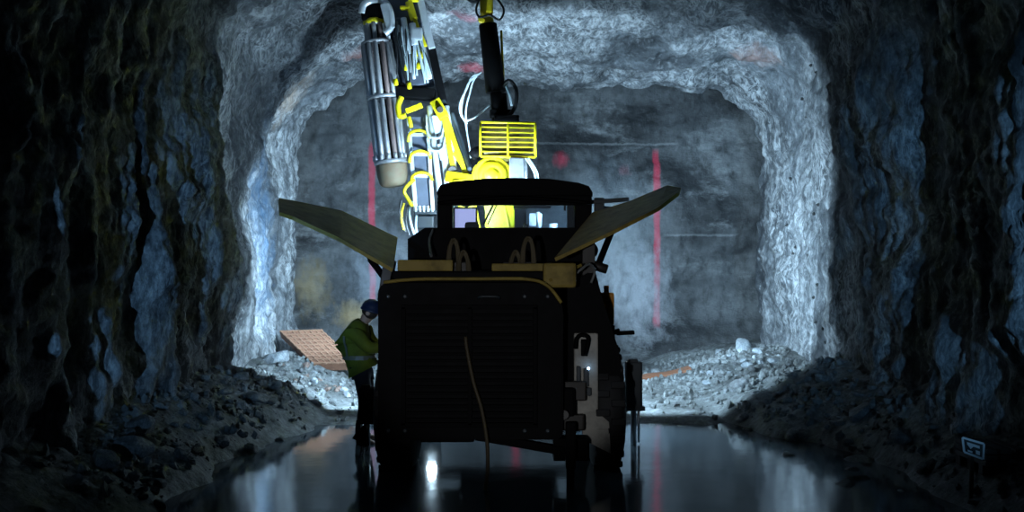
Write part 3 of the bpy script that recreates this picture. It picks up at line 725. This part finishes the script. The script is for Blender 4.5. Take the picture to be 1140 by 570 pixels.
part(MB().tube([W(558, 34, 14.02), W(559, 60, 14.02), W(561, 100, 14.02)], .018), 'mast_line', 'yellow', label='thin yellow line along the mast')
part(MB().tube([W(536, 0, 14.0), W(527, 2, 14.1), W(519, -3, 14.2)], .028), 'mast_cable', 'hose_black')
for pts in ([(533, 82), (525, 86), (520, 98), (513, 112), (512, 124), (518, 134), (530, 130), (545, 117)], [(531, 84), (526, 92), (523, 104), (519, 120), (519, 140), (522, 160), (524, 176)], [(536, 80), (522, 92), (515, 112), (514, 128), (520, 138)]):
    part(MB().tube([W(x, y, 14.3) for x, y in pts], .013), 'looped_hose', 'hose_pale', label='thin pale hose looping left of the mast')
part(MB().tube([W(503, 125, 14.5), W(512, 150, 14.5), W(518, 172, 14.4), W(523, 188, 14.1)], .03), 'looped_hose', 'teal_grey')

# --- left boom: feed beam with bolt carousel
D = 14.6
m = MB()
for a, b, wd in (((455, 132), (463, 236), .055), ((476, 128), (482, 236), .055)): m.bar(W(*a, D), W(*b, D), wd, .10)
for y in (150, 172, 196, 234): m.bar(W(455+(y-132)*.077, y, D), W(477+(y-132)*.055, y, D), .05, .07)
fb = part(m, 'feed_beam', 'steel_white')
part(MB().bar(W(466, 130, D+.05), W(473, 234, D+.05), .22, .04), 'feed_channel', 'slot', fb)
m = MB()
for x0, x1, r in ((483, 493, .045), (494, 503, .06), (502, 512, .045)): m.cyl(W(x0-5, 118, D-.05), W(x1-1, 232, D-.1), r, seg=12)
part(m, 'feed_cylinder', 'steel_white', fb)
m = MB(); m.bar(W(487, 128, D-.12), W(491, 148, D-.12), .18, .03); m.bar(W(490, 160, D-.12), W(494, 178, D-.12), .10, .03)
part(m, 'cylinder_cover', 'hose_pale', fb)
for y in (149, 172, 196):
    m = MB(); k = (y-132)*.07
    m.tube([W(453+k, y+9, D-.09), W(455+k, y, D-.13), W(464+k, y-4, D-.15), W(474+k, y-1, D-.13), W(477+k, y+5, D-.09)], .022)
    part(m, 'yellow_hose', 'yellow_clean', fb, label='yellow hose bridging the feed beam')
for y in (148, 162):
    m = MB(); k = (y-140)*.08
    m.tube([W(474+k, y-8, D-.15), W(477+k, y+3, D-.18), W(484+k, y+6, D-.19), W(491+k, y+3, D-.18), W(494+k, y-10, D-.15)], .020)
    part(m, 'hose_clip', 'hose_pale', fb)
part(MB().tube([W(462, 200, D-.12), W(455, 205, D-.12), W(450, 213, D-.12), W(454, 221, D-.1), W(459, 230, D-.1)], .026), 'yellow_hose', 'yellow_clean', fb, label='yellow hose bowed out at the beam foot')
part(MB().box(W(462, 240, D+.1), W(486, 234, D-.12), .02).box(W(460, 255, D), W(484, 240, D+.15), .03), 'beam_foot', 'teal_grey', fb)
m = MB()
for k in range(5): m.cyl(W(463+k*4.6, 236, D-.13), W(462.5+k*4.6, 229, D-.13), .022, seg=8)
part(m, 'hose_fitting', 'steel_white', fb)
for pts, mt in (([(459, 224), (456, 236), (458, 250), (462, 262)], 'hose_pale'), ([(464, 238), (463, 252), (466, 266)], 'hose_pale'), ([(450, 226), (447, 240), (450, 256)], 'yellow'), ([(454, 228), (452, 246), (456, 262)], 'hose_black'), ([(447, 222), (445, 236), (449, 246), (452, 258)], 'hose_black')):
    part(MB().tube([W(x, y, D) for x, y in pts], .018), 'feed_hose', mt, fb)
# yellow links right of the beam
m = MB(); m.bar(W(484, 112, D-.1), W(495, 132, D-.15), .16, .12, .02); m.bar(W(494, 128, D-.15), W(506, 196, D-.2), .07, .10, .015); m.bar(W(497, 132, D-.12), W(519, 196, D-.2), .075, .10, .015); m.bar(W(505, 170, D-.1), W(522, 196, D-.1), .05, .08)
la = part(m, 'link_arm', 'yellow_clean')
part(MB().cyl(W(504, 190, D-.28), W(504, 190, D-.1), .07), 'pivot_pin', 'dark_brown', la)
part(MB().cyl(W(490, 122, D-.25), W(490, 122, D-.05), .05), 'pivot_pin', 'dark_brown', la)
m = MB(); m.bar(W(500, 197, D-.2), W(530, 202, D-.5), .16, .2, .03); m.bar(W(508, 192, D-.3), W(522, 200, D-.4), .05, .05)
part(m, 'boom_elbow', 'yellow_clean')
part(MB().cyl(W(508, 192, D-.32), W(519, 200, D-.4), .028), 'elbow_ram', 'steel_white')
m = MB(); m.bar(W(515, 202, D-.4), Vector((-.4, 13.8, 1.8)), .26, .26, .03)
part(m, 'boom_arm', 'yellow')
part(MB().bar(W(492, 112, D), W(524, 192, D-.1), .10, .08, .015), 'link_rail', 'teal_grey')
# bracket between carousel and beam
m = MB(); m.tube([W(447, 108, D-.1), W(443, 118, D-.12), W(445, 129, D-.14), W(452, 128, D-.14)], .045); m.bar(W(452, 124, D-.1), W(470, 117, D-.1), .07, .08); m.cyl(W(455, 130, D-.16), W(458, 142, D-.16), .03)
part(m, 'carousel_bracket', 'yellow_clean')
m = MB(); m.bar(W(440, 103, D), W(485, 106, D), .16, .25, .02); m.box(W(442, 104, D-.1), W(456, 94, D+.1), .02)
part(m, 'beam_joint', 'charcoal')
# carousel
cb, ct = W(438.5, 208, D), W(417, 28, D); ca = (ct-cb).normalized(); CL = (ct-cb).length
def cp(py): return cb+ca*(CL*(208-py)/180)
m = MB(); m.lathe(cb, ca, [(0, .12), (.02, .175), (.06, .205), (.16, .225), (.30, .232), (.34, .225)], 28)
car = part(m, 'bolt_carousel', 'cup', label='tan cup below the carousel of bolts')
m = MB(); L0 = (cp(181)-cb).length
m.lathe(cp(183), ca, [(0, .235), (.01, .25), (.05, .25), (.06, .235)], 28)
for k in range(14):
    a = 2*math.pi*k/14; q = ca.to_track_quat('Z', 'Y'); c_ = cp(180)+q@Vector((.235*math.cos(a), .235*math.sin(a), .02)); m.lathe(c_, ca, [(0, .028), (.07, .028), (.08, .02)], 8)
part(m, 'carousel_collar', 'rod_a', car)
q = ca.to_track_quat('Z', 'Y')
for y0, y1, r, n, rr in ((180, 112, .205, 13, .036), (108, 50, .205, 13, .036), (47, 27, .135, 9, .036)):
    for k in range(n):
        a = 2*math.pi*k/n; off = q@Vector((r*math.cos(a), r*math.sin(a), 0)); off2 = q@Vector((r*1.0*math.cos(a), r*math.sin(a), 0))
        m = MB().cyl(cp(y0)+off, cp(y1)+off2, rr, seg=8)
        part(m, 'bolt_rod', 'rod_b' if k % 4 == 1 else 'rod_a', car)
for y, r, h in ((111, .24, .06), (50, .235, .05), (29, .15, .04)):
    part(MB().lathe(cp(y), ca, [(0, r-.015), (.012, r), (h-.012, r), (h, r-.015)], 28), 'carousel_disc', 'rod_a', car)
part(MB().cyl(cp(180), cp(20), .06), 'carousel_shaft', 'charcoal', car)
part(MB().lathe(cp(28), ca, [(0, .15), (.02, .165), (.07, .165), (.09, .14)], 24), 'carousel_cap', 'yellow_clean', car, label='yellow cap ring on the carousel')
m = MB(); m.bar(cp(24), cp(6), .33, .30, .03)
part(m, 'carousel_motor', 'charcoal')
m = MB(); m.tube([W(403, 15, D-.12), W(405, 6, D-.13), (W(413, 1, D-.13)), W(424, 0, D-.14), W(431, 6, D-.17), W(435, 18, D-.19), W(435, 30, D-.2), W(428, 37, D-.2)], .055, 10)
m.bar(W(428, 4, D-.2), W(435, 32, D-.22), .13, .06, .015)
part(m, 'carousel_bracket', 'steel_white')
# drill head between the carousel and the upper rails
m = MB(); m.bar(W(447, 20, D), W(463, 98, D), .34, .2, .03)
dh = part(m, 'drill_head', 'slot')
m = MB()
for k in range(6):
    x = 445+k*5.0
    m.cyl(W(x-2, 28+2*k, D-.14), W(x+4+1.0*k, 74+(k % 3)*7, D-.15), .026+.008*(k % 2), seg=10)
m.cyl(W(449, 20, D-.16), W(456, 60, D-.17), .045); m.box(W(444, 40, D-.12), W(470, 50, D-.2), .02)
part(m, 'drill_cylinder', 'steel_white', dh)
rr_ = random.Random(3)
for k in range(18):
    x = 440+rr_.random()*30; x2 = x+rr_.uniform(0, 14)
    part(MB().tube([W(x, 24+rr_.random()*14, D-.2), W(x-3+rr_.random()*6, 45, D-.24), W((x+x2)/2, 62, D-.24), W(x2, 78+rr_.random()*22, D-.18)], .013), 'drill_hose', ('hose_pale', 'hose_black', 'hose_pale', 'teal_grey')[k % 4], dh)
for px, py in ((449, 63), (463, 60), (452, 76), (466, 74), (471, 62), (456, 96), (441, 92)):
    part(MB().cyl(W(px, py+3, D-.2), W(px-1, py-4, D-.2), .035, seg=10), 'yellow_fitting', 'yellow_clean', dh, label='small yellow fitting')
part(MB().box(W(458, 46, D-.2), W(470, 30, D-.3), .03).cyl(W(462, 50, D-.25), W(459, 26, D-.25), .05), 'manifold', 'steel_white', dh)
m = MB(); m.box(W(446, 12, D-.1), W(456, 6, D-.22), .02); m.bar(W(455, 2, D-.15), W(461, 22, D-.2), .11, .08, .02); m.bar(W(461, 20, D-.2), W(474, 52, D-.2), .055, .06, .015); m.box(W(455, 3, D-.1), W(466, -6, D-.2), .02)
part(m, 'yellow_bracket', 'yellow_clean')
m = MB(); m.bar(W(462, -25, D-.1), W(481, 54, D-.1), .10, .08, .015)
part(m, 'upper_rail', 'steel_white')
part(MB().bar(W(480, 52, D), W(493, 112, D), .12, .10, .015), 'upper_rail', 'charcoal', label='dark lower length of the rail')
m = MB(); m.bar(W(440, -25, D+.1), W(466, 100, D+.1), .5, .06, .02)
part(m, 'beam_back', 'slot')

# cable hanging from the rear of the rig into the water
cable = MB().tube([(-.44, 9.36, 1.42), W(520, 390, 9.34), W(527, 425, 9.33), W(536, 455, 9.31), W(542, 490, 9.30), W(543, 520, 9.3), W(541, 538, 9.25), Vector((-.26, 9.1, -.06)), Vector((-.30, 8.7, -.085))], .018)
tag(cable.build('trailing_cable', M['cable']), 'muddy brown cable hanging down the black rear of the rig into the water', 'cable')

# ------------------------------------------------------------------ the person at the left flank of the rig
Yp = 11.75
per = empty('person', (-1.77, Yp, -.05), 'person in olive green hi-vis jacket and dark helmet stooping beside the rig', 'person')
bv, be, br = [], [], []
def bj(p, r, frm=None):
    bv.append(Vector(p)); br.append(r)
    if frm is not None: be.append((frm, len(bv)-1))
    return len(bv)-1
pel = bj((-1.77, Yp, .90), (.15, .13))
sp1 = bj((-1.84, Yp, 1.06), (.12, .11), pel); ch = bj((-1.86, Yp, 1.23), (.13, .11), sp1); nb = bj((-1.79, Yp, 1.38), .075, ch); nk = bj((-1.74, Yp, 1.45), .06, nb)
h1 = bj((-1.69, Yp, 1.52), .088, nk); h2 = bj((-1.665, Yp, 1.60), .092, h1)
nose = bj((-1.575, Yp, 1.52), .012, h1)
for s_ in (-1, 1):
    hip = bj((-1.77, Yp+s_*.10, .84), .095, pel); kn = bj((-1.72, Yp+s_*.13, .47), .065, hip); an = bj((-1.78, Yp+s_*.14, .07), .042, kn); toe = bj((-1.60, Yp+s_*.16, -.01), .035, an)
    sh = bj((-1.84, Yp+s_*.19, 1.32), .05, ch); el = bj((-1.66, Yp+s_*.26, 1.13), .045, sh); wr = bj((-1.42, Yp+s_*.20, 1.16), .028, el)
    pm = bj((-1.355, Yp+s_*.19, 1.165), (.034, .018), wr)
    for f in range(4):
        yb = Yp+s_*.19+(f-1.5)*.021; Lf = (.062, .072, .068, .052)[f]
        k1 = bj((-1.315, yb, 1.170), .0095, pm); k2 = bj((-1.315+Lf*.6, yb, 1.165), .0088, k1); bj((-1.315+Lf*.95, yb, 1.140), .0078, k2)
    t1 = bj((-1.365, Yp+s_*.19-s_*.045, 1.15), .011, wr); bj((-1.325, Yp+s_*.19-s_*.058, 1.135), .009, t1)
skin('body', bv, be, br, M['skin'], per, pel)
jv = [(-1.77, Yp, .88), (-1.84, Yp, 1.02), (-1.89, Yp, 1.18), (-1.85, Yp, 1.32), (-1.77, Yp, 1.43)]; je = [(0, 1), (1, 2), (2, 3), (3, 4)]; jr = [(.17, .165), (.205, .18), (.235, .19), (.17, .15), (.085, .085)]
for s_ in (-1, 1):
    b0 = len(jv); jv += [(-1.85, Yp+s_*.20, 1.33), (-1.66, Yp+s_*.26, 1.12), (-1.46, Yp+s_*.21, 1.155)]; je += [(3, b0), (b0, b0+1), (b0+1, b0+2)]; jr += [.105, .08, .058]
jk = skin('jacket', jv, je, jr, M['hivis'], per, 1)
jk['label'] = 'olive green hi-vis jacket'
bpy.context.view_layer.update()
dg = bpy.context.evaluated_depsgraph_get(); jb = BVHTree.FromObject(jk, dg); jo = WL[jk.name]
def on_jacket(c, d, off=.004):
    c = Vector(c)-jo; d = Vector(d).normalized(); h = jb.ray_cast(c+d*1.0, -d)[0]
    return (h if h else c)+d*off+jo
def band(pts, wd=.05):
    rows = [[p+Vector((0, 0, -wd/2)), p+Vector((0, 0, wd/2))] for p in pts]
    return MB().sheet(rows, .006)
part(band([on_jacket((-1.83, Yp, 1.01), (math.cos(a), math.sin(a), 0)) for a in [2*math.pi*k/28 for k in range(29)]]), 'reflective_band', 'reflect', jk)
m = MB(); m.tube([on_jacket((-1.87, Yp-.06, z), (-.5, -1, 0)) for z in (1.03, 1.08, 1.13, 1.20, 1.27)], .014)
part(m, 'reflective_band', 'reflect', jk)
tv = [(-1.77, Yp, .92)]; te = []; tr = [(.135, .13)]
for s_ in (-1, 1):
    b0 = len(tv); tv += [(-1.77, Yp+s_*.10, .80), (-1.72, Yp+s_*.13, .47), (-1.78, Yp+s_*.14, .12)]; te += [(0, b0), (b0, b0+1), (b0+1, b0+2)]; tr += [.105, .088, .075]
skin('trousers', tv, te, tr, M['trouser'], per, 0)['label'] = 'dark work trousers'
for s_ in (-1, 1):
    skin('boot', [(-1.78, Yp+s_*.14, .28), (-1.78, Yp+s_*.14, .06), (-1.79, Yp+s_*.14, -.02), (-1.62, Yp+s_*.16, -.03)], [(0, 1), (1, 2), (2, 3)], [.075, .066, .062, .05], M['rubber'], per, 0)
hx = Vector((.30, 0, 1)).normalized()
m = MB(); m.lathe(Vector((-1.675, Yp, 1.545)), hx, [(0, .128), (.012, .142), (.022, .132), (.06, .126), (.10, .108), (.135, .07), (.15, .02)], 28)
m.sheet([[Vector((-1.57, Yp-.09, 1.545)), Vector((-1.55, Yp, 1.545)), Vector((-1.57, Yp+.09, 1.545))], [Vector((-1.52, Yp-.06, 1.52)), Vector((-1.49, Yp, 1.515)), Vector((-1.52, Yp+.06, 1.52))]], .01)
part(m, 'helmet', 'helmet', per, 'dark blue helmet')
m = MB()
for s_ in (-1, 1):
    m.lathe((-1.60, Yp+s_*.033, 1.54), (1, 0, 0), [(0, .014), (.008, .012), (.013, .004)], 10)
part(m, 'eyes', 'sign_black', per)
m = MB()
for s_ in (-1, 1): m.lathe((-1.70, Yp+s_*.085, 1.53), (0, s_, 0), [(0, .028), (.012, .03), (.02, .02)], 10)
m.bar((-1.60, Yp-.025, 1.475), (-1.60, Yp+.025, 1.475), .012, .012)
part(m, 'ears', 'skin', per)
part(MB().lathe(Vector((-1.71, Yp, 1.47)), hx, [(0, .06), (.03, .085), (.07, .10), (.09, .09)], 20), 'hair', 'hair', per)

PLACED = []
# ------------------------------------------------------------------ things lying about
# pinkish ribbed slab leaning on the left heap
o_ = W(350, 409, 16.0); e1 = (W(312, 372, 16.6)-o_); e2 = (W(394, 412, 16.0)-o_)
e2 = Vector((.72, -.02, .02)); e3 = e1.normalized().cross(e2.normalized()).normalized()
base = empty('ribbed_slab', (o_.x, o_.y, fz(o_.x, o_.y)), 'pinkish brown ribbed slab lying tilted on the left rubble heap', 'slab')
def sl3(u, v, h=0): return o_+e1*u+e2*v+e3*h
m = MB(); m.sheet([[sl3(u, v) for v in (0, .33, .67, 1)] for u in (0, .25, .5, .75, 1)], .14); part(m, 'slab', 'slab', base)
m = MB()
for h in (-.075, .075):
    for k in range(8): m.bar(sl3(0, .03+k*.134, h), sl3(1.0, .03+k*.134, h), .022, .035, .005, up=e3)
    for k in range(10): m.bar(sl3(.02+k*.107, 0, h), sl3(.02+k*.107, 1, h), .022, .035, .005, up=e3)
part(m, 'ribs', 'slab_rib', base)
# orange strip on the ground right of the rig
pts = [W(706, 436, 16.3), W(722, 433, 16.5), W(745, 432, 16.6), W(768, 434, 16.5)]
PLACED.extend([(p.x, p.y, .25) for p in pts])
pts = [Vector((p.x, p.y, fz(p.x, p.y)+.03)) for p in pts]
m = MB().sheet([[p+Vector((0, -.16, 0)), p+Vector((0, 0, .02)), p+Vector((0, .16, .01))] for p in catmull(pts, 4)], .05)
tag(m.build('orange_strip', M['orange']), 'faded orange plastic strip lying on the ground before the rock face', 'plastic strip')
# sign and pallet at the right wall foot
py0 = fz(4.12, 8.75)
def pal(name):
    x0, x1, y0, y1 = 4.13, 4.52, 8.62, 9.25; z = fz(4.25, 8.9)
    t = empty(name, (4.33, 8.95, z), 'stack of dark timber boards at the right wall foot behind the small sign', 'timber stack')
    for k in range(3): part(MB().box((x0, y0+.05+k*.22, z-.04), (x1, y0+.13+k*.22, z+.05), .004), 'bearer', 'timber', t)
    for l in range(3):
        for k in range(3): part(MB().box((x0+k*.13+.008*l, y0+.01*l, z+.05+l*.05), (x0+k*.13+.115, y1-.02*k, z+.093+l*.05), .005), 'board', 'timber', t)
pal('timber_stack')
ds = 8.55
sg = empty('marker_sign', W(1083, 512, ds), 'small pale framed marker sign with a dark symbol at the foot of the right wall', 'sign')
C = [W(1071, 487, ds+.02), W(1095, 494, ds-.04), W(1094, 511, ds-.04), W(1073, 503, ds+.02)]
def sq(u, v, h=0): 
    p = C[0]*(1-u)*(1-v)+C[1]*u*(1-v)+C[2]*u*v+C[3]*(1-u)*v
    return p+Vector((-.15, -1, .05)).normalized()*h
m = MB().sheet([[sq(0, 0), sq(1, 0)], [sq(0, 1), sq(1, 1)]], .012); part(m, 'sign_plate', 'sign_black', sg, 'dark sign plate')
m = MB()
for a, b in (((0, 0), (1, 0)), ((1, 0), (1, 1)), ((1, 1), (0, 1)), ((0, 1), (0, 0))): m.bar(sq(*a, .009), sq(*b, .009), .018, .012, .002, up=(-.15, -1, .05))
part(m, 'sign_border', 'sign_white', sg, 'pale border')
m = MB()
def poly(pts):
    a = [m.bm.verts.new(sq(u, v, .008)) for u, v in pts]; b = [m.bm.verts.new(sq(u, v, .014)) for u, v in pts]; n = len(a)
    m.bm.faces.new(a); m.bm.faces.new(b[::-1])
    for k in range(n): m.bm.faces.new((a[k], a[(k+1) % n], b[(k+1) % n], b[k]))
poly([(.2, .22), (.8, .22), (.8, .40), (.2, .40)]); poly([(.22, .40), (.50, .40), (.36, .62)]); poly([(.62, .58), (.82, .58), (.82, .84), (.62, .84)]); poly([(.2, .74), (.44, .74), (.44, .86), (.2, .86)])
part(m, 'sign_symbol', 'sign_white', sg, 'pale symbol')
part(MB().bar(sq(.5, 1)+Vector((0, .02, 0)), Vector((W(1083, 512, ds).x, ds+.04, fz(4.0, ds)-.08)), .03, .03), 'sign_post', 'timber', sg)

# rock bolts in the lit strip of the right wall
for px, py in ((880, 199), (911, 228), (906, 238), (876, 251), (886, 275), (883, 282), (900, 284), (910, 317), (906, 331), (908, 358), (916, 366), (919, 381), (903, 73), (909, 81), (898, 130), (893, 110)):
    dv = W(px, py, 1.0)-Vector((0, 0, EYE)); dv.normalize()
    h, nn, _, _ = BV['wall_right'].ray_cast(Vector((0, 0, EYE)), dv)
    if h is None: continue
    if nn.dot(dv) > 0: nn = -nn
    m = MB().lathe(h-nn*.03, nn, [(0, .028), (.035, .028), (.04, .026), (.045, .014), (.06, .014), (.065, .01)], 10)
    tag(m.build('rock_bolt', M['sign_black']), 'small black bolt head in the pale lit strip of the right wall', 'rock bolt', 'rock bolts in the right wall')

# ------------------------------------------------------------------ loose rocks
def rock_mesh(k, mat):
    bm = bmesh.new(); bmesh.ops.create_icosphere(bm, subdivisions=3, radius=1)
    rk = np.random.RandomState(k); pl = rk.normal(size=(11, 3)); pl /= np.linalg.norm(pl, axis=1)[:, None]; off = rk.uniform(.55, .95, 11)
    co = np.array([v.co[:] for v in bm.verts])
    for n_, d_ in zip(pl, off):
        dd = co@n_-d_; co -= np.clip(dd, 0, None)[:, None]*n_*.92
    co *= rk.uniform(.65, 1.15, 3); co *= (1+.05*fbm(co*2.5+k*7, 3))[:, None]
    for v, c_ in zip(bm.verts, co): v.co = c_
    me = bpy.data.meshes.new('rock'); bm.to_mesh(me); bm.free(); me.materials.append(mat); return me
VAR = {m_: [rock_mesh(31*j+i, M[m_]) for i in range(6)] for j, m_ in enumerate(('rock', 'rock_red', 'rock_white'))}
def put_rock(x, y, s, mt, label, group, lift=.25):
    if group and any((x-a)**2+(y-b)**2 < (1.25*(s+c))**2 for a, b, c in PLACED): return None
    PLACED.append((x, y, s))
    o = bpy.data.objects.new('rock', R.choice(VAR[mt])); COL.objects.link(o)
    o.scale = (s*R.uniform(.8, 1.3), s*R.uniform(.8, 1.3), s*R.uniform(.6, .95)); o.rotation_euler = (R.uniform(-.5, .5), R.uniform(-.5, .5), R.uniform(0, 6.28))
    o.location = (x, y, fz(x, y)+s*lift); tag(o, label, 'rock', group); return o
def wall_x(nm, y, z, s):
    h = BV[nm].ray_cast(Vector((0, y, z)), Vector((s, 0, 0)))[0]; return h.x if h else 4.3*s
PLACED += [(4.33, 8.95, .40), (4.05, 8.55, .2)]
for x, y, s, mt, lab in ((-3.55, 9.25, .20, 'rock', 'largest dark boulder at the left wall foot near the bottom of the photo'), (-3.2, 12.4, .17, 'rock', 'dark boulder at the left water edge below the lit strip'),
                         (3.75, 10.6, .18, 'rock', 'dark boulder at the right water edge beneath the unlit wall'), (3.6, 9.2, .075, 'rock_white', 'small pale stone standing in the water left of the marker sign'),
                         (3.2, 13.9, .22, 'rock', 'large shadowed boulder at the near foot of the right rubble heap'), (4.0, 17.2, .24, 'rock_white', 'large pale boulder on the crest of the right rubble heap'),
                         (-3.75, 15.7, .22, 'rock_white', 'pale boulder left of the pinkish ribbed slab'), (2.45, 16.9, .12, 'rock', 'grey rock at the left tip of the right heap')):
    put_rock(x, y, s, mt, lab, None, .2 if s > .08 else .9)
for k in range(130):
    y = R.uniform(8.3, 13.6); xw = wall_x('wall_left', y, .45, -1); s = R.choice((.05, .06, .08, .10, .14)); x = xw+.06+1.3*s+abs(R.gauss(0, .55))
    put_rock(min(x, xw+1.3), y, s, 'rock', 'dark angular rock in the rubble along the foot of the unlit left wall', 'rocks along the left wall')
for k in range(150):
    y = R.uniform(8.3, 14.0); xw = wall_x('wall_right', y, .45, 1); s = R.choice((.05, .06, .08, .10, .14)); x = xw-.06-1.3*s-abs(R.gauss(0, .6))
    put_rock(max(x, xw-1.5), y, s, 'rock', 'dark angular rock in the rubble along the foot of the unlit right wall', 'rocks along the right wall')
for k in range(170):
    x = R.gauss(3.85, .55); y = R.gauss(16.3, .9)
    if x > 4.45 or y < 14.3 or y > 18.4: continue
    put_rock(x, y, R.choice((.03, .04, .05, .06, .09)), 'rock_white' if R.random() < .35 else 'rock', 'pale lit rock on the rubble heap below the right wall', 'rocks on the right heap')
for k in range(80):
    x = R.uniform(-3.6, -2.35); y = R.uniform(14.5, 15.8)
    put_rock(x, y, R.choice((.04, .05, .06, .08)), R.choice(('rock_white', 'rock', 'rock_red')), 'broken piece of rock scattered in front of the pinkish ribbed slab', 'broken rock before the slab')
